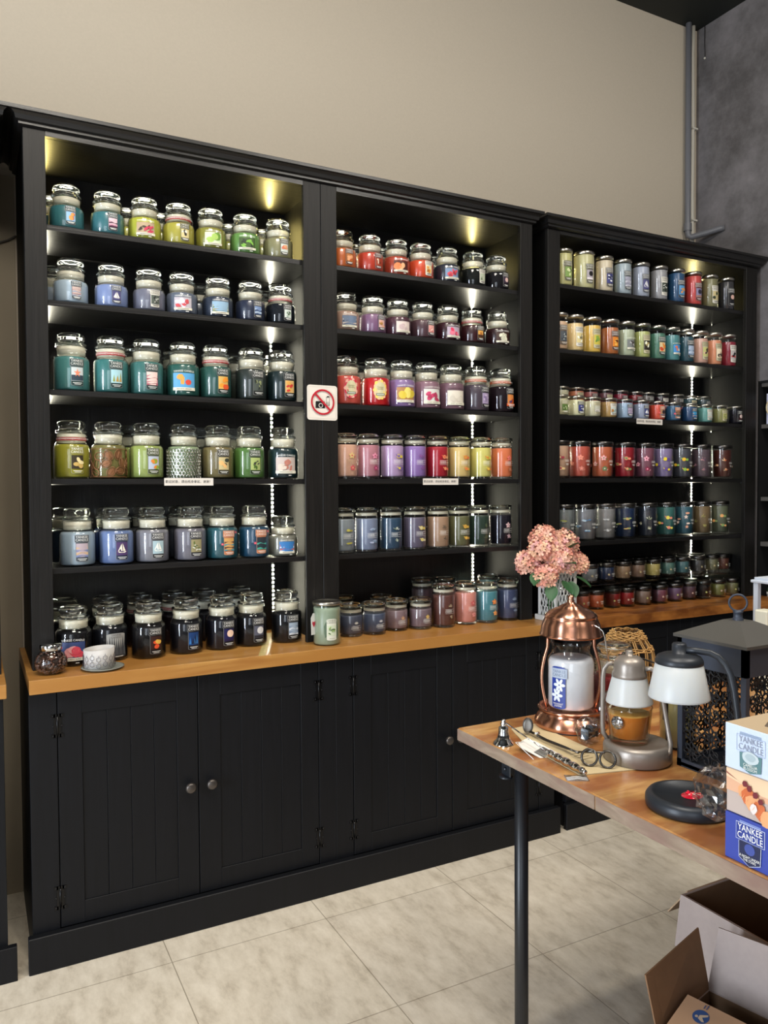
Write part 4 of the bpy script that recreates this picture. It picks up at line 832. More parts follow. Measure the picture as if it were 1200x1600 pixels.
m = MB(); m.lathe([(.0105, .303), (.0105, .307), (.0085, .309), (.0085, .318), (.0095, .319), (.0095, .322), (0, .323)], LM, 20, c, c)
m.tube([Vector((c, c, .3385))+(bx*cos(2*pi*k/28)+Vector((0, 0, 1))*sin(2*pi*k/28))*.0165 for k in range(28)], .0021, LM, 8, True); m.build('ring_handle', r)
# wicker wrapped glass
r = thing('wicker_candle_holder', 'glass candle holder wrapped in woven cane behind the taupe lamp', 'candle holder', (1.555, -1.075, ZT))
def wr(z): return .050+.024*sin(pi*min(1, max(0, (z-.005)/.185))**.9)-max(0, z-.14)*.30
m = MB(); m.lathe([(0, .002), (.044, .002)]+[(wr(z/100)-.004, z/100) for z in range(1, 20)]+[(wr(.195)-.005, .196)], thin_glass('holder_glass', (.85, .82, .78)), 32); m.build('glass_bowl', r)
m = MB(); CANE = pm('b08850', .6, var=.15, bscale=60); rn = random.Random(8)
for k in range(16):
    a = 2*pi*k/16
    for d_ in (-.05, .05): m.tube([((wr(z/100)+.001)*cos(a+d_+.03*sin(z)), (wr(z/100)+.001)*sin(a+d_+.03*sin(z)), z/100) for z in range(0, 20)], .0017, CANE, 5)
for zb, n_ in ((.190, 6), (.150, 3), (.105, 4), (.06, 3), (.01, 4)):
    for q in range(n_):
        ph = rn.uniform(0, 6); m.tube([((wr(zb-q*.004)+.003*sin(k*8*pi/32*2+ph+q*pi)+.002)*cos(2*pi*k/64), (wr(zb-q*.004)+.003*sin(k*8*pi/32*2+ph+q*pi)+.002)*sin(2*pi*k/64), zb-q*.0035+.0016*sin(k*.9+ph)) for k in range(64)], .0017, CANE, 5, True)
m.build('woven_cane', r)
# snuffer
r = thing('candle_snuffer', 'chrome bell-shaped candle snuffer with long stem and ornate handle', 'snuffer', (1.062, -1.198, ZT))
m = MB(); m.lathe([(.0235, .0005), (.0225, .004), (.0165, .010), (.0125, .018), (.0112, .030), (.0105, .038), (.0065, .0405), (.006, .043), (.0075, .046), (.0045, .049), (.0055, .052), (.003, .0555), (0, .056)], CHROME, 28); m.lathe([(.0225, .0008), (.015, .010), (.010, .03), (0, .036)], pm('6a6a6c', .2, 1.0), 24); m.build('bell', r)
m = MB(); A0 = Vector((.004, -.002, .0475)); A1 = Vector((.028, -.114, .0125)); m.tube([A0, A0.lerp(A1, .5), A1], .0016, CHROME, 8); m.build('stem', r)
m = MB(); A2 = Vector((.018, -.243, .0105)); N_ = 60
m.tube([A1.lerp(A2, k/N_) for k in range(N_+1)], .005, CHROME, 12, rf=lambda t: .0042+.0026*abs(sin(t*15))*(1 if .08 < t < .95 else .3)+.0022*sin(pi*t)); m.build('ornate_handle', r)
# wick trimmer lying on its card
r = thing('backing_card', 'long cream cardboard backing card under the wick trimmer', 'card', (1.15, -1.28, ZT+.0005))
m = MB(); P_ = [(-.010, .156), (.063, .162), (.048, -.178), (-.072, -.148), (-.052, .05)]; m.prism([P_[0], P_[4], P_[3], P_[2], P_[1]], 0, .0018, pm('c0ae88', .7), 2); m.build('cardboard', r)
A = Art(0); 
m = MB()
for k in range(4): m.box(-.01+k*.0, .02, -.05-k*.012, -.047-k*.012, .0018, .0021, pm('8a7a58', .7))
m.build('printed_lines', r)
r = thing('wick_trimmer', 'dark steel wick trimmer with round handles lying on the cream card', 'wick trimmer', (1.146, -1.178, ZT+.0025)); DS = pm('55524e', .25, .9)
m = MB(); q = Vector((-.66, -.75, .25)).to_track_quat('Z', 'Y').to_matrix(); m.tube([q @ Vector((.011*cos(2*pi*k/20), .017*sin(2*pi*k/20), 0))+Vector((0, 0, .021)) for k in range(20)], .0014, DS, 6, True)
m.blob((0, 0, .021), .0155, pm('7a7670', .3, .8), 16, 8, (.65, 1, .06), q); m.build('clip_disc', r)
m = MB(); m.tube([(.002, -.004, .008), (-.003, -.06, .006), (-.004, -.12, .008), (-.006, -.175, .012)], .0022, DS, 8); m.tube([(.006, -.004, .007), (.006, -.06, .004), (.003, -.12, .007), (-.010, -.180, .013)], .0022, DS, 8); m.tube([(-.004, -.03, .01), (.008, -.03, .01)], .004, CHROME, 8)
m.build('blades', r)
for cx_, nm in ((-.020, 0), (.016, 1)):
    c_ = Vector((-.004, -.233, .0165))+bx*(cx_+.002); m = MB(); m.tube([c_+bx*.0155*cos(2*pi*k/24)+Vector((0, 0, 1))*.0150*sin(2*pi*k/24)+by*.006*sin(2*pi*k/24) for k in range(24)], .0025, DS, 8, True)
    m.tube([c_+bx*.0155*(.4 if nm == 0 else -.4)+Vector((0, 0, .0135)), Vector((-.007, -.185, .016)), Vector((-.006, -.172, .012))], .0022, DS, 8); m.build('finger_ring', r)
# price tag
r = thing('price_tag', 'small white barcode tag on the snuffer stem', 'tag', (1.0915, -1.285, ZT+.0065)); r.rotation_euler = (radians(12), radians(-8), radians(14)); r.scale = (1.15, 1.15, 1)
m = MB(); m.prism([(-.0195, -.044), (.0195, -.044), (.0195, .024), (.012, .040), (-.012, .040), (-.0195, .024)], 0, .0007, pm('d8d4cc', .6), 2); m.build('paper', r)
m = MB(); rn = random.Random(1); x = -.014
while x < .014: w_ = rn.choice((.0005, .0010, .0014)); m.box(x, x+w_, -.022, .002, .0008, .0010, BK if 'BK' in globals() else pm('141414', .5)); x += w_+rn.choice((.0006, .001))
for k in range(3): m.box(-.013, .013-.004*k, -.030-k*.004, -.0285-k*.004, .0008, .0010, pm('505050', .6))
m.build('barcode', r)
m = MB(); m.tube([(0, .036, .001), (-.02, .040, .006), (-.033, -.01, .002), (-.045, -.03, .0018)], .0007, WHITE, 5); m.build('string', r)
def crumple(c, rad, sc, seed, mat, n=22, amp=.16):
    m = MB(); rn = random.Random(seed); vs = []; fs = []; M_ = n//2
    off = [[1+amp*rn.uniform(-1, 1) for _ in range(n)] for _ in range(M_+1)]
    for j in range(M_+1):
        t = pi*j/M_
        for i in range(n): q_ = off[j][i] if 0 < j < M_ else 1; vs.append((sin(t)*cos(2*pi*i/n)*rad*sc[0]*q_, sin(t)*sin(2*pi*i/n)*rad*sc[1]*q_, cos(t)*rad*sc[2]*q_+c))
    for j in range(M_):
        for i in range(n):
            k = (i+1) % n; fs += [[j*n+i, (j+1)*n+i, (j+1)*n+k], [j*n+i, (j+1)*n+k, j*n+k]]
    m.add(vs, fs, mat, False); return m
r = thing('cord_bag', 'clear plastic bag with a coiled black cord beside the copper base', 'bag', (1.232, -1.286, ZT))
crumple(.030, .040, (.80, .70, .70), 3, CLEAR_BAG).build('plastic_film', r)
m = MB(); 
for k in range(3): m.tube([(.018*cos(t*.5+k*2.1)+.004*sin(k), .013*sin(t*.5+k*2.1), .022+.007*sin(t*.5*1.7+k)+.003*k) for t in range(26)], .0028, pm('0c0c0e', .35), 6)
m.box(-.022, -.012, -.012, .004, .012, .034, pm('5c6c7c', .3), .002); m.build('power_cord', r)
r = crumple(0, .026, (.7, .7, 1.25), 9, CLEAR_BAG).build('crumpled_bag', None, (1.262, -1.312, ZT+.060+.026)); tag(r, 'crumpled clear plastic between the copper lantern and the taupe lamp', 'bag')
r = crumple(0, .041, (1, .85, 1), 12, CLEAR_BAG, 26).build('wrapped_ball', None, (1.108, -1.726, ZT+.0645)); tag(r, 'ball of crinkled clear plastic wrap beside the stack of boxes', 'bag')
m = MB(); m.box(-.022, .022, -.016, .016, 0, .0008, thin_glass('flat_film', (.85, .88, .95), .1, .15, .5)); 
for k in range(3): m.tube([(-.02, -.012+k*.006, .001), (.0, -.008+k*.006, .0022), (.02, -.012+k*.006, .001)], .0006, WHITE, 4)
o = m.build('plastic_sleeve', None, (1.063, -1.435, ZT+.0004)); o.rotation_euler = (0, 0, radians(-30)); tag(o, 'small flat clear plastic sleeve at the table edge under the ornate handle', 'plastic sleeve')
# boxes of candles, stacked
BXX, BY1 = 1.0435, -1.7915
def cbox(k, z0, z1, col, label, dy=0, top=None):
    r = thing('candle_box', label, 'box', (BXX+(.0, .003, -.001)[k], BY1-.0, z0), group='boxed candles stacked at the table edge')
    m = MB(); m.box(0, .098, -.30, 0, .0003, z1-z0-.0003, pm(col, .4), .0006)
    if top: m.box(.001, .097, -.299, -.001, z1-z0-.0004, z1-z0, pm(top, .6))
    m.build('carton', r)
    A = Art(0, .0006)
    if k == 2:
        A.rect(.044, .0585, .036, .0035, pm('8c9cb4', .4)); A.frame(.0450, .0440, .0480, .0245, .0006, pm('98a8c4', .4)); A.text('YANKEE\nCANDLE', .045, .0440, .0135, pm('8890a4', .4), .80)
        A.poly([(.0265, .0305), (.0640, .0305), (.0630, .0065), (.0450, .0015), (.0270, .008)], pm('587c80', .4)); A.ell(.0450, .0250, .0140, .0095, pm('bcc8cc', .4), 14, wob=.06); A.ell(.0450, .0258, .0085, .0055, pm('a4b4ba', .4), 12, wob=.1)
        A.text('CAMELLIA\nBLOSSOM', .0455, .0105, .0062, TXTW, .85)
    if k == 1:
        A.poly([(0, .033), (.30, .033), (.30, .067), (0, .067)], pm('d8a888', .4)); A.poly([(0, .054), (.06, .042), (.30, .036), (.30, .067), (0, .067)], pm('e4c4a0', .4)); A.poly([(0, .0585), (.030, .050), (.020, .053), (0, .0615)], pm('9c5c50', .4))
        sh = pm('c8683c', .4); s2_ = pm('e0a070', .4); s3 = pm('702830', .4)
        for i, (u, v, q_) in enumerate(((.030, .040, .85), (.038, .034, 1.05), (.047, .027, 1.1), (.058, .019, 1.1), (.07, .012, 1))): A.ell(u, v, .0105*q_, .0125*q_, sh if i % 2 else s2_, 9, wob=.2, seed=i)
        for i, (u, v) in enumerate(((.034, .052), (.042, .047), (.052, .041), (.062, .034))): A.ell(u, v, .0048, .0050, s3, 6, wob=.2, seed=i)
        A.ell(.050, .020, .006, .008, pm('e4d4d0', .4), 8, wob=.2)
        for i in range(7): A.poly([(.023+i*.006, .030-i*.0035), (.0265+i*.006, .034-i*.0035), (.030+i*.006, .042-i*.0038)], s2_, False)
        A.up()
    if k == 0:
        A.rect(.044, .0648, .036, .0035, pm('7888c0', .4)); A.rect(.0445, .0500, .0490, .0265, pm('d0d8ec', .4)); A.rect(.0445, .0500, .0475, .0250, pm('2c3c88', .4)); A.text('YANKEE\nCANDLE', .0445, .0500, .0140, TXTW, .80)
        A.poly([(.0255, .0360), (.0640, .0360), (.0630, .0090), (.0445, .0010), (.0260, .0110)], pm('d0d8ec', .4)); A.poly([(.0263, .0360), (.0632, .0360), (.0622, .0095), (.0445, .0020), (.0268, .0115)], pm('1c2448', .4)); A.ell(.0450, .0275, .0090, .0085, pm('3c4c94', .4), 12); A.text('A NIGHT UNDER\nTHE STARS', .0450, .0125, .0056, TXTW, .80)
    o = A.mb.build('printed_front', r); o.rotation_euler = (0, 0, -pi/2); 
    if k == 2:
        m = MB(); h = z1-z0+.0002; m.prism([(.030, -.045), (.060, -.030), (.066, -.080), (.036, -.10)], h, h+.0004, pm('5c5044', .6), 2); m.build('top_window', r)
cbox(0, ZT+.0002, ZT+.0712, '34449a', 'blue boxed candle, bottom of the stack, lettered A Night Under the Stars')
cbox(1, ZT+.0716, ZT+.1406, 'b8a8a0', 'boxed candle with seashell photo, middle of the stack at the table edge')
cbox(2, ZT+.1410, ZT+.2095, 'c4d0e4', 'pale blue boxed candle, top of the stack, lettered Camellia Blossom', top='b09c80')
# white frame and cream block behind the metal lantern
r = thing('white_lantern', 'white wooden lantern frame at the right edge behind the metal lantern', 'lantern', (2.150, -1.125, ZT))
m = MB(); WL = pm('c8d0dc', .5)
for x, y in ((0, 0), (.14, 0), (0, .10), (.14, .10)): m.box(x, x+.016, y, y+.016, 0, .275, WL, .001)
m.box(0, .156, 0, .116, 0, .018, WL, .001); m.build('frame', r)
m = MB(); m.box(-.006, .162, -.006, .122, .275, .284, WL, .002); m.box(.002, .154, .002, .114, .284, .292, WL, .001); m.build('top', r)
o = MB(); o.box(0, .042, 0, .04, 0, .225, pm('c8c4b0', .7, bump=.4, bscale=30), .004); o = o.build('cream_block', None, (1.966, -1.19, ZT)); tag(o, 'tall cream rough-surfaced block beside the white lantern frame', 'block')
# ------------------------------------------------------------------ cardboard boxes on the floor
def flap(name, P4, th, mat, parent, nrm_flip=1):
    P4 = [Vector(p) for p in P4]; n = (P4[1]-P4[0]).cross(P4[3]-P4[0]).normalized()*th*nrm_flip
    m = MB(); vs = P4+[p+n for p in P4]; m.add(vs, [(3, 2, 1, 0), (4, 5, 6, 7), (0, 1, 5, 4), (1, 2, 6, 5), (2, 3, 7, 6), (3, 0, 4, 7)], mat); return m.build(name, parent)
def carton(loc, rz, w, d, h, outer, label, flaps, inner=CARDBR):
    r = thing('cardboard_box', label, 'box', loc, rz, 'open cardboard boxes on the floor'); t = .004
    m = MB(); m.box(0, w, 0, d, 0, t, inner)
    for bx_ in ((0, t, 0, d), (w-t, w, 0, d), (t, w-t, 0, t), (t, w-t, d-t, d)): m.box(*bx_, t, h, outer)
    for bx_ in ((t, t+.001, t, d-t), (w-t-.001, w-t, t, d-t), (t, w-t, t, t+.001), (t, w-t, d-t-.001, d-t)): m.box(*bx_, t, h-.002, inner)
    m.build('carton_body', r)
    for nm, P4, mt in flaps: flap(nm, P4, .003, mt, r)
    return r
carton((1.4255, -1.74, 0), radians(0), .36, .365, .5, CARDW, 'grey-white open cardboard box with dark inside, under the table edge', [
    ('flap', [(0, .365, .5), (-.035, .35, .40), (-.030, .10, .385), (0, .03, .5)], CARDW),
    ('flap', [(.02, .365, .5), (.34, .365, .5), (.33, .43, .42), (.03, .43, .42)], KRAFT)])
BZ = .40; CARDBR2 = pm('7c5c40', .8, var=.05, bscale=40)
w_, d_ = .24, .36
r = carton((1.1853, -1.9333, 0), radians(14), w_, d_, BZ, CARDW, 'open cardboard box with raised flaps and blue logos, at the bottom right corner', [
    ('flap', [(w_, d_, BZ), (w_-.024, d_+.012, BZ+.13), (w_-.204, d_+.026, BZ+.103), (w_-.205, d_, BZ)], CARDBR2),
    ('flap', [(w_, d_, BZ), (w_, 0, BZ), (w_+.012, 0, BZ+.145), (w_+.004, d_-.020, BZ+.133)], CARDW)])
zz = lambda x: .402+.034*(x-.004)/(w_-.109)
flap('inner_flap', [(.004, .006, .402), (w_-.105, .006, .436), (w_-.105, d_-.010, .436), (.004, d_-.010, .402)], .003, pm('b08c6c', .75, var=.05, bscale=20), r)
A = Art(0, 0, .0002); LB = pm('2c4a7c', .6); LT = pm('b8a48c', .7)
for cx_, cz_ in ((w_-.138, d_-.052), (w_-.178, d_-.066)):
    A.ell(cx_, cz_, .0150, .0150, LB, 24); A.ell(cx_-.003, cz_+.007, .003, .003, LT, 8); A.poly([(cx_-.006, cz_+.003), (cx_+.002, cz_+.003), (cx_+.010, cz_-.010), (cx_+.006, cz_-.011), (cx_-.001, cz_-.003), (cx_-.008, cz_-.010), (cx_-.010, cz_-.006)], LT)
A.rect(w_-.116, d_-.049, .009, .0016, LB); A.rect(w_-.115, d_-.054, .011, .0016, LB)
th = math.atan2(.034, w_-.109); me = A.mb.mesh('printed_logo')
for v in me.vertices: x, y, z = v.co; v.co = (x, z, zz(x)+.0036-y)
link('printed_logo', me, r)
# ------------------------------------------------------------------ niche shelves at far right
r = thing('wall_shelving', 'black recessed shelving with grey boards at the far right edge', 'shelving', (3.56, 0, 0)); GB = pm('55524e', .55)
m = MB(); m.box(.40, .41, -2.2, .028, 0, 1.955, pm('0b0b0c', .6)); m.box(.002, .40, -2.2, -2.19, 0, 1.955, pm('0b0b0c', .6)); m.box(.002, .40, .018, .028, 0, 1.955, pm('0b0b0c', .6)); m.box(0.002, .40, -2.19, .018, 1.945, 1.955, pm('0b0b0c', .6)); m.box(.002, .40, -2.19, .018, 0, .01, pm('0b0b0c', .6)); m.build('carcass', r)
for z0, z1 in ((1.925, 1.944), (1.715, 1.735), (1.348, 1.368), (1.118, 1.140), (.80, .84)):
    m = MB(); m.box(.012, .395, -2.185, .016, z0, z1, GB, .001); m.build('shelf', r)
m = MB(); m.box(0, .03, -.10, 0, 0, .155, pm('b8bcd0', .3), .002); A = Art(0, .001); A.mb = m
o = m.build('gift_box', None, (3.585, -.002, 1.7353)); tag(o, 'pale box with round emblem on the highest grey shelf at the right edge', 'box')
m = MB(); vs = []
m.tube([(-.001, -.05+.048*cos(2*pi*k/24), .085+.05*sin(2*pi*k/24)) for k in range(24)], .004, pm('c8b890', .4), 6, True); m.prism([(-.09, .07), (-.01, .07), (-.03, .10), (-.07, .105)], -.0015, -.0005, pm('302c30', .4), 0); m.prism([(-.09, .03), (-.02, .03), (-.02, .065), (-.09, .065)], -.0015, -.0005, pm('c88478', .4), 0); m.build('emblem', o)
m = MB(); m.lathe([(0, .004), (.055, .004), (.075, .020), (.095, .058), (.098, .058), (.080, .018), (.058, 0), (0, 0)], pm('8c8880', .25, .8), 32); o = m.build('metal_bowl', None, (3.70, -.085, 1.3683)); tag(o, 'shallow silvery bowl on a grey shelf at the right edge', 'bowl')
r = thing('picture_frame', 'thick grey picture frame on the lower grey shelf, right edge', 'frame', (3.65, -.002, 1.1403))
m = MB(); m.box(0, .02, -.20, 0, 0, .02, GB, .001); m.box(0, .02, -.20, 0, .138, .162, GB, .001); m.box(0, .02, -.022, 0, .02, .138, GB, .001); m.box(0, .02, -.20, -.178, .02, .138, GB, .001); m.build('moulding', r)
m = MB(); m.box(.012, .018, -.178, -.022, .02, .138, pm('9a9488', .6)); m.prism([(-.05, .05), (-.09, .04), (-.10, .09), (-.07, .10)], .0105, .0115, pm('2c2824', .6), 0); m.build('picture', r)
m = MB(); m.lathe([(0, 0), (.022, 0), (.020, .03), (.022, .07), (.030, .100), (.027, .100), (.019, .07), (.017, .03), (.019, .004), (0, .004)], pm('d0c4d4', .3), 28); o = m.build('vase', None, (3.605-.0, -.062, 1.1403)); o.location = (3.604, -.055, 1.1403); tag(o, 'small pale lilac waisted vase on the lower grey shelf, right edge', 'vase')
r = thing('potted_plant', 'little green plant in patterned white pot on the lowest right-edge shelf', 'plant', (3.61, -.03, .8403))
m = MB(); m.lathe([(0, 0), (.024, 0), (.030, .045), (.027, .045), (.022, .004), (0, .004)], pm('c8c4bc', .5), 20); 
for k in range(8): m.tube([(.029*cos(k*.8+t*.25), .029*sin(k*.8+t*.25), .006+t*.006) for t in range(6)], .0016, pm('201c1c', .5), 4)
m.build('pot', r)
m = MB(); rn = random.Random(5)
for k in range(70): a = rn.uniform(0, 6.3); e_ = rn.uniform(.2, 1.4); c_ = Vector((cos(a)*cos(e_), sin(a)*cos(e_), sin(e_)))*rn.uniform(.01, .036)+Vector((0, 0, .045)); m.blob(c_, .0085, pm('2c5a2c' if k % 3 else '4c8040', .6), 5, 4, (1, .5, .25), Matrix.Rotation(a, 3, 'Z') @ Matrix.Rotation(e_, 3, 'Y'))
m.build('leaves', r)

# ------------------------------------------------------------------ things on the worktop
r = thing('coffee_bean_jar', 'round glass jar of coffee beans with silver lid at worktop end', 'jar', (.226, -.058, Z0))
m = MB(); m.lathe([(0, .001), (.026, .001), (.038, .008), (.0455, .022), (.047, .036), (.044, .050), (.037, .062), (.030, .068), (.029, .074)], JAR_GLASS, 36); m.build('glass_jar', r)
m = MB(); m.lathe([(.0305, .072), (.032, .074), (.032, .087), (.030, .0905), (0, .0905)], CHROME, 36); m.build('lid', r)
m = MB(); rn = random.Random(6); BE = [pm('4a2e20', .35), pm('5e3c2a', .35), pm('2e1c14', .35)]
m.lathe([(0, .006), (.030, .008), (.038, .022), (.039, .036), (.036, .048), (.022, .060), (0, .062)], BE[2], 20)
for k in range(330):
    z = .006+.058*rn.random(); R_ = (.0415*math.sqrt(max(.05, 1-((z-.033)/.036)**2)) if z < .062 else .02*rn.random()); a = rn.uniform(0, 2*pi)
    rot = Matrix.Rotation(rn.uniform(0, 6), 3, Vector((rn.uniform(-1, 1), rn.uniform(-1, 1), rn.uniform(-1, 1))).normalized())
    m.blob((R_*cos(a), R_*sin(a), z), .0058, BE[k % 3], 7, 5, (1, .7, .5), rot)
m.build('coffee_beans', r, kind='stuff')
m = MB(); m.lathe([(0, .001), (.052, .001), (.056, .004), (.062, .006), (.064, .008), (.058, .008), (.050, .005), (0, .004)], pm('a4a89e', .25, trans=.35), 44); o = m.build('glass_plate', None, (.372, -.068, Z0)); tag(o, 'round frosted glass plate under the patterned shade', 'plate')
r = thing('candle_holder', 'frosted candle shade with honeycomb line pattern on the glass plate', 'shade', (.362, -.068, Z0+.0055), radians(-10))
m = MB(); n = 48; vs = []; fs = []
for i in range(n):
    a = 2*pi*i/n; s_ = cos(a); r0 = .043; r1 = .046
    for rr, z in ((r0, 0), (r1, .060+.003*s_), (r1-.003, .060+.003*s_), (r0-.003, 0)): vs.append((rr*cos(a), rr*sin(a), z))
for i in range(n):
    j = (i+1) % n
    for k in range(4): l = (k+1) % 4; fs.append([i*4+k, j*4+k, j*4+l, i*4+l])
m.add(vs, fs, pm('c2beba', .45, sss=.2), True); m.build('frosted_glass', r)
A = Art(.0445, .0026, 0); LN = pm('48444a', .5); m = A.mb
for c_ in range(-7, 8):
    for q in range(3):
        u = c_*.0186; z = .012+q*.0200+(c_ % 2)*.005; h = .0066
        if z > .052: continue
        m.tube([A.P(u+h*sin(pi*k/3), z+h*1.15*cos(pi*k/3)) for k in range(6)], .0006, LN, 4, True)
        m.tube([A.P(u, z+h*1.15), A.P(u, z+.0124)], .0006, LN, 4)
A.mb.build('line_pattern', r)
m = MB(); 
m.prism([(1.009, .240), (.853, -.131), (.878, -.131), (1.032, .240)], Z0+.0002, Z0+.0007, pm('b8a468', .7, var=.12, bscale=50), 2); o = m.build('masking_tape'); tag(o, 'strip of masking tape stuck across the oak worktop', 'tape')
r = thing('tagged_candle', 'sage green candle with metal lid and red heart tag at worktop front', 'candle', (1.1355, -.052, Z0), radians(-6))
m = MB(); m.lathe([(0, 0), (.046, 0), (.049, .003), (.049, .128), (.0505, .130), (.049, .134), (.049, .143)], JAR_GLASS, 40); m.build('glass_jar', r)
m = MB(); m.lathe([(0, .004), (.045, .004), (.047, .008), (.047, .132), (.045, .134), (0, .134)], pm('8c9c84', .35), 40); m.build('wax', r)
m = MB(); m.lathe([(0, .142), (.0505, .142), (.0515, .144), (.0515, .152), (.0495, .154), (.046, .154), (.0445, .152), (0, .152)], STEEL, 40); m.build('lid', r)
A = Art(.0494); A.ell(-.016, .06, .010, .030, pm('4c6048', .5), 9, wob=.3); A.ell(.020, .06, .009, .030, pm('4c6048', .5), 9, wob=.3, seed=4)
A.rect(.002, .058, .036, .076, pm('d4d4c4', .5), .003); A.text('YANKEE\nCANDLE', .002, .086, .0088, pm('787868', .5)); A.rect(.002, .055, .030, .036, pm('c8d0b4', .5)); paint(A, 'leaf', ['c8d0b4', '88a858', '506840'], .002, .056, .030, .034, 3); A.rect(.002, .028, .018, .0016, pm('989888', .5)); A.mb.build('label', r)
m = MB(); pl = [(-.012, -.040), (.012, -.040), (.014, .020), (.004, .036), (-.004, .036), (-.014, .020)]; m.prism(pl, 0, .0008, WHITE, 1); m.prism([(0, -.014), (.008, 0), (.006, .008), (0, .004), (-.006, .008), (-.008, 0)], -.0006, 0, pm('b02038', .5), 1); o = m.build('hang_tag', r); o.location = (-.052, -.012, .078); o.rotation_euler = (0, 0, radians(28))
# lattice vase with hydrangeas
VX, VY, VW = 2.122, -.121, .112
r = thing('lattice_vase', 'white metal lattice holder with the pink hydrangeas', 'vase', (VX, VY, Z0)); VM = pm('dcdcd8', .45)
m = MB(); m.box(-.010, VW+.010, -.010, VW+.010, 0, .022, VM, .002); m.box(-.008, VW+.008, -.008, VW+.008, .198, .212, VM, .003)
for x in (0, VW-.010):
    for y in (0, VW-.010): m.box(x, x+.010, y, y+.010, .022, .198, VM, .001)
m.build('frame', r)
def lattice():
    m = MB(); wd = VW-.020; n = 5; cw = wd/n; hh = .176; rows = 7; ch = hh/rows
    for c_ in range(n+1):
        for s in (1, -1):
            pts = []
            for k in range(rows*8+1):
                t = k/8; x = c_*cw+s*cw*.5*(.5-.5*cos(pi*t+(0 if c_ % 1 == 0 else 0))) ; q = (.5-.5*cos(pi*t)); q = q+.16*sin(2*pi*t)
                x = c_*cw+s*cw*.5*q; pts.append((.010+min(max(x, 0), wd), .004, .022+ch*t))
            m.tube(pts, .0021, VM, 5)
    return m
base = lattice().mesh('lattice_panel')
for rz, lo in ((0, (0, 0, 0)), (0, (0, VW-.008, 0)), (pi/2, (.008, 0, 0)), (pi/2, (VW, 0, 0))):
    o = link('lattice_panel', base, r, lo); o.rotation_euler = (0, 0, rz)
r = thing('hydrangea_bunch', 'bunch of salmon pink artificial hydrangeas standing in the white lattice holder', 'flowers', (2.130, -.098, Z0+.14))
rn = random.Random(21); PK = [pm(c_, .6, sss=.2) for c_ in ('f0b49c', 'f4c0aa', 'e8a08c', 'f0b4b0', 'f6c8a4')]
heads = [(-.112, .028, .005, .050), (-.035, .02, .100, .056), (.070, .02, .075, .060), (.015, -.030, .012, .062), (.118, -.01, -.005, .046), (-.075, -.035, -.045, .048), (-.09, -.02, .060, .046), (.03, .03, .06, .05), (-.02, -.01, .05, .052)]
for hx, hy, hz, hr in heads:
    m = MB(); n_ = int(105*(hr/.055)**2)
    for k in range(n_):
        z = 1-2*(k+.5)/n_; ph = k*2.39996; rr = math.sqrt(1-z*z); nrm = Vector((rr*cos(ph), rr*sin(ph), z))
        if z < -.75: continue
        cpt = nrm*hr*rn.uniform(.86, 1.04); q = (nrm+Vector((rn.uniform(-.35, .35), rn.uniform(-.35, .35), rn.uniform(-.35, .35)))).to_track_quat('Z', 'Y').to_matrix() @ Matrix.Rotation(rn.uniform(0, 3), 3, 'Z'); mt = rn.choice(PK); s = rn.uniform(.0115, .0150)
        for j in range(4):
            a = pi/2*j; ca, sa = cos(a), sin(a)
            loc = [(0, 0, 0), (.55, .42, .10), (1.0, .34, .34), (1.08, 0, .22), (1.0, -.34, .34), (.55, -.42, .10)]
            m.add([cpt+q @ Vector(((x*ca-y*sa)*s, (x*sa+y*ca)*s, z_*s)) for x, y, z_ in loc], [[0, 5, 3, 1], [1, 3, 2], [5, 4, 3]], mt, True)
    o = m.build('flower_head', r); o.location = (hx, hy, hz+.10)
GR = pm('2f5a34', .5, var=.2, bscale=30)
for k, (x, y, z, rz, ti) in enumerate(((-.02, -.075, .035, -1.4, .5), (.025, -.07, .030, -1.7, .7), (.070, -.055, .045, -.9, .3), (-.06, -.06, .022, -2.3, .8), (-.095, -.02, .075, -2.6, .6), (.05, -.02, .145, -1.2, -.9), (.0, -.06, .10, -1.5, -.4))):
    m = MB(); vs = []; fs = []
    for i in range(7):
        t = i/6; wd = .026*sin(pi*min(1, t*.92+.05))**.8
        for s in (-1, 0, 1): vs.append((t*.068, s*wd, -.02*t*t+(.006 if s else 0)))
    for i in range(6):
        for s in (0, 1): fs.append([i*3+s, i*3+3+s, i*3+4+s, i*3+1+s])
    m.add(vs, fs, GR, True); o = m.build('leaf', r); o.location = (x, y, z); o.rotation_euler = (0, ti, rz)
for k in range(5):
    m = MB(); m.tube([(.01*k-.02, .005*(k % 2), -.115), (.015*k-.03, 0, -.03), (.035*k-.07, 0, .07)], .0025, GR, 6); m.build('stem', r)
# clear risers
for k, (x0, x1) in enumerate(((2.395, 2.585), (2.588, 2.866), (2.869, 3.180), (3.183, 3.478))):
    m = MB(); y0, y1, h = .026+k*.006, .270, .1165; t = .003
    m.box(x0, x1, y0, y1, h-t, h, ACRYLIC, .0006); m.box(x0, x0+t, y0, y1, 0, h-t, ACRYLIC, .0006); m.box(x1-t, x1, y0, y1, 0, h-t, ACRYLIC, .0006)
    o = m.build('clear_riser', None, (0, 0, Z0)); tag(o, ('clear acrylic riser nearest the hydrangeas on the pine worktop', 'clear acrylic riser over the red and taupe mini candles', 'clear acrylic riser over the mauve, lavender and plum mini candles', 'clear acrylic riser at the right end of the pine worktop')[k], 'riser', 'clear acrylic risers')

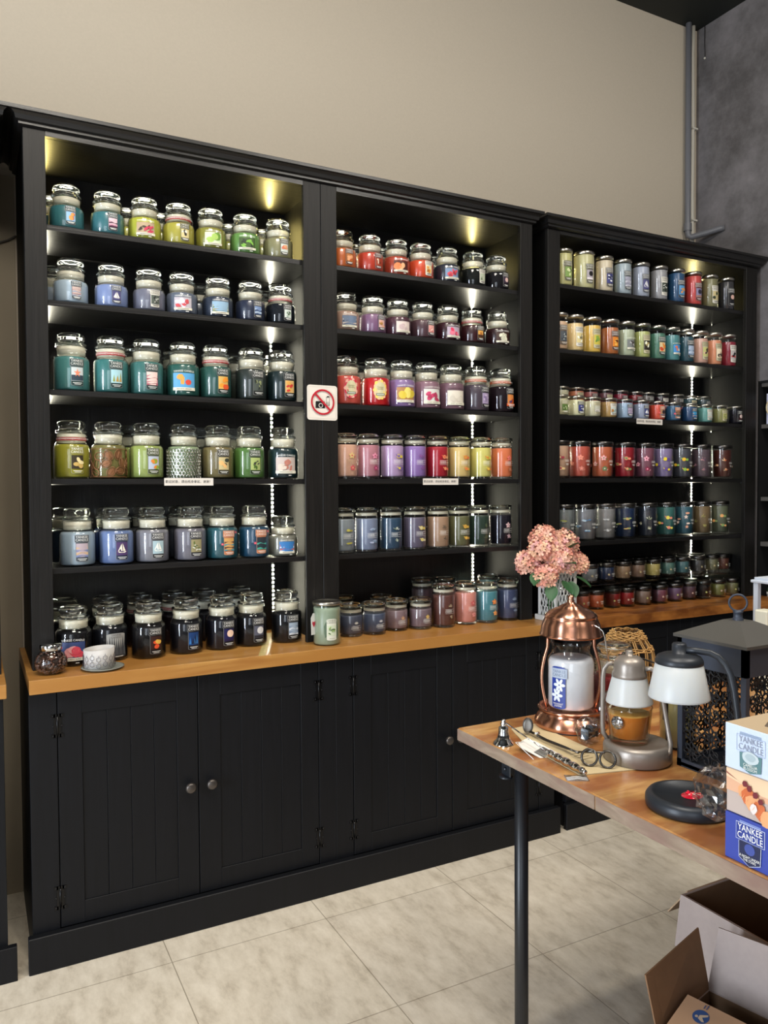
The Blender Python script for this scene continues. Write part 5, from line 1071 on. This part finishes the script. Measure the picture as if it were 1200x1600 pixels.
# ------------------------------------------------------------------ candles
PROF = {  # radius scale 1 = metres
 'L': dict(r=.0555, h=.187, glass=[(0, .0), (.047, 0), (.053, .003), (.0555, .010), (.0555, .098), (.0535, .107), (.048, .114), (.0447, .118), (.0443, .134), (.0475, .136), (.0485, .140), (.0475, .1435), (.0445, .1445)], wax=(.0530, .005, .110), lz=.1455, seal=(.0420, .1165, .1440)),
 'M': dict(r=.0535, h=.143, glass=[(0, .0), (.045, 0), (.051, .003), (.0535, .010), (.0535, .064), (.0515, .073), (.046, .080), (.0425, .083), (.042, .094), (.0455, .096), (.0465, .100), (.045, .1035), (.0425, .1045)], wax=(.0510, .005, .075), lz=.1055, seal=(.0398, .081, .1040)),
 'G': dict(r=.046, h=.171, glass=[(0, 0), (.043, 0), (.0455, .003), (.046, .008), (.046, .126), (.0445, .134), (.0425, .138), (.0425, .151), (.0445, .152)], wax=(.0435, .011, .129)),
 'H': dict(r=.046, h=.121, glass=[(0, 0), (.043, 0), (.0455, .003), (.046, .008), (.046, .076), (.0445, .083), (.0425, .087), (.0425, .100), (.0445, .101)], wax=(.0435, .011, .080)),
 'P': dict(r=.0395, h=.160), 'Q': dict(r=.046, h=.166), 'U': dict(r=.037, h=.090), 'W': dict(r=.0475, h=.166), 'K': dict(r=.0385, h=.088)}
def dome(lz, k=1.0):  # the bubble lid
    p = [(0, 0), (.040, 0), (.0470, .0015), (.0485, .0045), (.0465, .0085), (.039, .0105), (.0365, .0135), (.040, .018), (.0425, .0245), (.0425, .0290), (.040, .0350), (.034, .0395), (.022, .0413), (.012, .0400), (0, .0392)]
    return [(r*k, lz+z) for r, z in p]
SHM = {}
def shared(t, tight=False):
    k = (t, tight)
    if k in SHM: return SHM[k]
    P = PROF[t]; r = P['r']; h = P['h']; g = MB(); l = MB(); w = MB(); s = None
    n = 32
    WAX = pm('808080', .3)
    if t in 'LM':
        g.lathe(P['glass'], JAR_GLASS, n); l.lathe(dome(P['lz'], 1 if t == 'L' else .95), LID_GLASS, n)
        s = MB(); a, z0, z1 = P['seal']; s.lathe([(a-.003, z0), (a, z0+.001), (a+.0012, z1-.002), (a-.003, z1)], SEAL, 24)
    elif t in 'GH':
        g.lathe(P['glass'], JAR_GLASS, n)
        b = MB()
        l.lathe([(0, h-.019), (.0445, h-.019), (.0465, h-.016), (.0465, h-.004), (.0445, h), (.040, h), (.0385, h-.004), (.0385, h-.009), (0, h-.010)], LID_GLASS, n)
        s = MB(); s.lathe([(.036, h-.032), (.0405, h-.031), (.0408, h-.020), (.036, h-.020)], SEAL, 24)
        g.lathe([(0, .0005), (.044, .0008), (.0452, .009), (0, .0095)], JAR_GLASS, n)
    else:
        wall = {'P': .014, 'Q': .015, 'U': .009, 'W': .016, 'K': .017}[t]
        g.lathe([(0, 0), (r-.003, 0), (r, .003), (r, h-wall)], JAR_GLASS, n)
        if t in 'WK': g.lathe([(r-.0035, h-wall), (r-.0035, .009), (0, .009)], JAR_GLASS, n)
        lr = r+.0012; lm = STEEL if t in 'PQU' else DARKLID
        l.lathe([(0, h-wall), (lr-.001, h-wall), (lr, h-wall+.001), (lr, h-.003), (lr-.003, h), (lr-.007, h), (lr-.009, h-.0015), (0, h-.0015)], lm, n)
    if 'wax' in P: wr, z0, z1 = P['wax']
    else:
        z0 = .010 if t in 'WK' else .004; wr = r-(.004 if t in 'WK' else .002); z1 = h*{'P': .87, 'Q': .9, 'U': .80, 'W': .85, 'K': .74}[t]
    if t == 'P' and tight: z1 = h*.76
    rs = .010 if t in 'LM' else (.004 if t in 'GH' else .0015)
    w.lathe([(0, z0), (wr-.004, z0), (wr, z0+.004), (wr, z1-rs), (wr-rs*.3, z1-rs*.3), (wr-rs, z1), (0, z1)], WAX, n)
    w.tube([(0, 0, z1), (.001, 0, z1+.008)], .0009, pm('e8e0c8', .8), 5)
    SHM[k] = dict(g=g.mesh('glass_jar'), l=l.mesh('lid'), s=s.mesh('lid_seal') if s else None, w=w.mesh('wax'))
    return SHM[k]
def waxtone(hx):
    v = [int(hx[i:i+2], 16) for i in (0, 2, 4)]; l = .3*v[0]+.55*v[1]+.15*v[2]; k = .16 if l > 40 else .0
    return ''.join('%02x' % max(0, min(255, int(c+(l-c)*k+4))) for c in v)
def darker(hx, k): return ''.join('%02x' % max(0, min(255, int(int(hx[i:i+2], 16)*k))) for i in (0, 2, 4))
def make_label(t, style, art, wax, name, seed):
    P = PROF[t]; r = P['r']; kind, _, cs = art.partition(':'); cols = cs.split(',') if cs else []
    A = Art(r+.0003); zc = {'L': .058, 'M': .040, 'P': .062, 'Q': .064, 'U': .038, 'W': .07, 'G': .066, 'H': .035, 'K': .034}[t]
    hs = {'L': 1., 'M': .68, 'P': 1., 'Q': 1., 'U': .62}.get(t, 1.)
    if style.startswith('tall') or style == 'trop':
        w = (.038 if t == 'L' else .034)*(.85 if hs < .8 else 1); H = .086*hs*(.97 if t == 'M' else 1); hd = H*.27; dark = darker(wax, .45) if style != 'trop' else 'c07850'
        hc = {'tallw': 'dcd8cc', 'tally': 'c8c09c', 'talln': 'c8ccc4', 'tallo': darker(wax, .9)}.get(style, dark); bg = pm(hc, .45)
        tm = pm('2a2826', .5) if style in ('tallw', 'tally') else TXTW; fm = pm('9a9a98' if style not in ('tallw',) else 'e8e4d8', .4)
        A.rect(0, zc-H*.02, w, H*.94, fm, .003*hs); A.rect(0, zc-H*.02, w-.0016, H*.94-.0016, bg, .003*hs)
        A.rect(0, zc+H/2-hd/2, w+.006*hs, hd, fm); A.rect(0, zc+H/2-hd/2, w+.0045*hs, hd-.0015, bg)
        A.text('YANKEE\nCANDLE', 0, zc+H/2-hd/2, .0112*hs*(1 if hs == 1 else 1.1), tm, .88)
        pw, ph, pz = w-.003, H*.50, zc-H*.06
        if cols: A.rect(0, pz, pw, ph, pm(cols[0], .45)); paint(A, kind, cols, 0, pz, pw, ph, seed)
        A.rect(0, zc-H*.38, w*.7, .0016, tm); A.rect(0, zc-H*.43, w*.5, .0014, tm)
        if style == 'trop':
            for u, v in ((-w*.62, -.004), (w*.62, H*.42)): sprout(A, 'flower', ['e04860', 'f0b0a0'], u, zc+v, .006, seed)
        if style == 'tallh': A.rect(0, zc-H*.3, w*1.2, .012, pm('c05018', .5)); A.rect(0, zc-H*.28, w, .0025, TXTW); A.rect(0, zc-H*.33, w*.7, .002, TXTW)
    elif style.startswith('wide'):
        w, H = (.074, .058) if t == 'L' else (.058, .042); pz = zc-.009*hs; m = TXTW if style != 'widew' else pm(darker(wax, .5), .5)
        if t == 'P': w = .042; H = .044
        if cols: A.rect(0, pz, w, H, pm(cols[0], .45)); paint(A, kind, cols, 0, pz+H*.05, w*.94, H*.8, seed)
        A.rect(0, pz-H*.42, w, H*.17, pm('e4e0cc', .5)); (A.text(name, 0, pz-H*.42, .0062*min(1, 13/max(8, len(name))), pm('4a4038', .5)) if name else A.rect(0, pz-H*.42, w*.6, .0016, pm('4a4038', .5)))
        A.text('YANKEE CANDLE', 0, pz+H/2+.0065*hs, .0094 if t == 'L' else .0072, m, .92, 2)
        A.rect(.012, pz-H*.62, .010, .002, TXTW)
    elif style == 'tree':
        A.rect(0, .052, .062, .078, pm('a8a8a4', .5), .004)
        for i in range(9):
            u = -.028+i*.007; z = .062+((i*37) % 13)*.001; A.poly([(u, z+.012), (u+.006, .016), (u-.006, .016)], pm('3c4046' if i % 2 else '505458', .6), False)
        A.up(); A.rect(0, .018, .062, .008, pm('34373c', .6)); A.text('YANKEE\nCANDLE', 0, .082, .009, pm('585858', .5)); A.rect(0, .0165, .045, .0018, TXTW)
    elif style == 'wreath':
        cs = art.split(',')
        for i in range(14):
            a = 2*pi*i/14; A.ell(.021*cos(a), zc+.004+.030*sin(a), .0085, .0085, pm(cs[i % 2], .5), 8, i % 7 == 6, wob=.2, seed=i)
        A.ell(0, zc+.004, .021, .029, pm('d0c8a0', .5), 14); A.text('Yankee\nCandle', 0, zc+.010, .008, pm('807850', .5)); A.rect(0, zc-.014, .034, .009, pm('788068', .5)); A.rect(0, zc-.014, .028, .002, TXTW)
    elif style in ('sig', 'sigs'):
        k = 1 if style == 'sig' else .7; tm = TXTW if sum(int(wax[i:i+2], 16) for i in (0, 2, 4)) < 520 else pm('a09070', .5)
        sprout(A, kind, cols, 0, zc+.022*k, .016*k, seed)
        if style == 'sig': sprout(A, kind, cols[::-1], .003, zc-.024, .014, seed+3)
        A.rect(0, zc+.0075, .044*k, .0007, tm); A.rect(0, zc-.0085, .044*k, .0007, tm)
        A.text('YANKEE\nCANDLE', -.009*k, zc, .0062, tm, 1.15); A.text('signature', .014*k, zc, .0040, tm)
    elif style == 'tum':
        sprout(A, kind, cols, -.026, zc+.022, .017, seed); sprout(A, kind, cols[::-1], -.022, zc-.026, .015, seed+1); sprout(A, kind, cols, -.064, zc-.004, .014, seed+2); sprout(A, kind, cols[::-1], .036, zc-.012, .012, seed+3)
        A.text('YANKEE\nCANDLE', .006, zc+.006, .0058, TXTW); A.rect(.006, zc-.007, .014, .0016, TXTW); A.rect(.006, zc-.011, .011, .0014, TXTW)
    elif style == 'tiny':
        sprout(A, 'flower', cols+['a07868'], -.012, zc, .0065, seed); A.text('YANKEE\nCANDLE', .010, zc+.002, .0048, TXTW); A.rect(.010, zc-.007, .012, .0013, TXTW)
    return A.mb
def sleeve(kind, col, r):
    m = MB(); A = Art(r+.0012, 0, .0006); A.mb = m
    if kind == 'leafsleeve':
        mt = pm('8c6040', .4, .4)
        for i in range(26):
            a = i*2.4; u = ((a*.0165) % (2*pi*r))-pi*r; z = .012+((i*.37) % 1)*.078
            ring = []; rx, rz = .017, .013; ro = i*.9
            for k in range(10):
                t = 2*pi*k/10; x = rx*cos(t); y = rz*sin(t); ring.append(A.P(u+x*cos(ro)-y*sin(ro), z+x*sin(ro)+y*cos(ro)))
            m.tube(ring, .0014, mt, 5, True); m.tube([ring[0], A.P(u, z), ring[5]], .0011, mt, 4)
            if i % 3: A.ell(u, z, .0135, .0100, mt, 10, False, rot=ro)
        for z in (.006, .096): m.tube([A.P(2*pi*r*k/36, z) for k in range(36)], .0012, mt, 5, True)
    else:
        mt = pm('d8d8d4', .2, 1.0); a = .0061; nx = 30
        for j in range(9):
            for i in range(nx):
                u = 2*pi*r*(i+(j % 2)*.5)/nx; z = .008+j*.0108
                m.tube([A.P(u+a*sin(pi*k/3), z+.0070*cos(pi*k/3)) for k in range(6)], .0015, mt, 4, True)
    return m
BAYN = {'L': 'left bookcase', 'M': 'middle bookcase', 'R': 'right bookcase'}; SHN = {1: 'top shelf', 2: 'second shelf', 3: 'third shelf', 4: 'fourth shelf', 5: 'lowest shelf', 6: 'worktop'}
KN = {'L': ('large_candle_jar', 'large'), 'M': ('medium_candle_jar', 'medium'), 'G': ('signature_candle_jar', ''), 'H': ('small_candle_jar', ''), 'P': ('pillar_candle', ''), 'Q': ('pillar_candle', ''), 'U': ('tumbler_candle', ''), 'W': ('tall_tumbler_candle', ''), 'K': ('mini_candle_jar', 'mini')}
def candle(t, x, y, z, wax, style, art, band, name, seed, label, group, yaw=0):
    S = shared(t, t == 'P' and z < 2.1)
    root = thing(KN[t][0], label, 'candle', (x, y, z), 0, group)
    if style == 'wide' and wax: pass
    w = link('wax', S['w'], root); w.data = S['w']
    sl = w.material_slots[0]; sl.link = 'OBJECT'; lm = sum(int(wax[q:q+2], 16) for q in (0, 2, 4)); sl.material = pm(waxtone(wax), .32, bump=.04, bscale=30, var=.07) if lm > 75 else pm(wax, .6, spec=.15)
    link('glass_jar', S['g'], root); link('lid', S['l'], root)
    if S['s']: link('lid_seal', S['s'], root)
    if style and style != 'sleeve':
        o = make_label(t, style, art, wax, name, seed).build('label', root); o.rotation_euler = (0, 0, radians(yaw))
    if style == 'sleeve':
        k, _, c = art.partition(':'); sleeve(k, c, PROF[t]['r']).build('metal_sleeve', root)
    if band in ('b', 'o'):
        P = PROF[t]; z0 = .1215 if t == 'L' else .0845; hh = .010 if t == 'L' else .0085; rr = .0452 if t == 'L' else .0430
        m = MB(); m.lathe([(rr, z0), (rr, z0+hh)], pm('a01c1c' if band == 'b' else 'b8582c', .5), 28)
        A = Art(rr); A.mb = m
        for q in range(-3, 4): A.text('NEW', q*.020, z0+hh/2, .0078, TXTW); A.ell(q*.020+.010, z0+hh/2, .001, .001, TXTW, 6)
        m.build('neck_band', root)
    return root

rnd = random.Random(3)
for i, d in enumerate(DATA):
    t, bay, sh, x, y, z, wax, style, art, colr, desc = d[:11]; band = d[11] if len(d) > 11 else ''; name = d[12] if len(d) > 12 else ''
    if style == 'wreath' or (style and not art and style not in ('tree',)): pass
    size = KN[t][1]; place = '%s, %s' % (SHN[sh], BAYN[bay])
    label = ' '.join(('%s %s %s on %s' % (colr, size, desc, place)).replace('  ', ' ').split())
    if len(label.split()) > 16: label = ' '.join(('%s %s, %s' % (colr, desc, place)).split())
    yaw = {'t': 9, 'w': -6, 's': 6}.get(style[:1], 0)+rnd.uniform(-4, 4)
    if t in 'PQU': yaw = -5+rnd.uniform(-3, 3)
    if t == 'W': yaw = -4
    if t == 'K': yaw = -4+rnd.uniform(-10, 10)
    candle(t, x, y, z+.0002, wax, style, art, band, name, i, label, 'candles on %s of the %s' % (SHN[sh], BAYN[bay]), yaw)

# extra candles on the table
candle('L', LX, LY, ZT+.0425, 'c8ccd0', '', '', '', '', 900, 'large white candle jar with blue flower label inside the copper lantern', 'candles on the table').scale = (1, 1, 1.13)
for o in list(COL.objects)[-5:]:
    if o.name.startswith('lid') and o.parent and abs(o.parent.location.x-LX) < .001: bpy.data.objects.remove(o)
rt = [o for o in COL.objects if o.get('label', '').startswith('large white candle jar')][0]
A = Art(.0558); BLU = pm('20388c', .4); A.rect(0, .052, .036, .088, BLU, .003); A.rect(.002, .082, .040, .021, pm('8898b8', .4)); A.rect(.002, .082, .038, .019, pm('a8b4c4', .4)); A.text('YANKEE\nCANDLE', .002, .082, .0090, pm('606c88', .4))
for cz in (.058, .036):
    for k in range(6): a = 2*pi*k/6; A.ell(.003*(1 if cz > .05 else -1)+.008*cos(a), cz+.008*sin(a), .0068, .0034, pm('d8e0ec', .4), 8, False, rot=a)
A.up(); A.text('MIDNIGHT\nJASMINE', 0, .016, .0052, TXTW); o = A.mb.build('label', rt); o.rotation_euler = (0, 0, -radians(72))
candle('L', 1.425, -1.165, ZT, '7c1018', 'tallw', 'fruit:701018,d04030,e8e0d0', '', '', 901, 'red candle jar standing between copper lantern and taupe lamp', 'candles on the table')
candle('P', 1.392, -1.392, ZT, 'b8b070', '', '', '', '', 902, 'pale yellow candle half hidden behind the metal lantern', 'candles on the table')
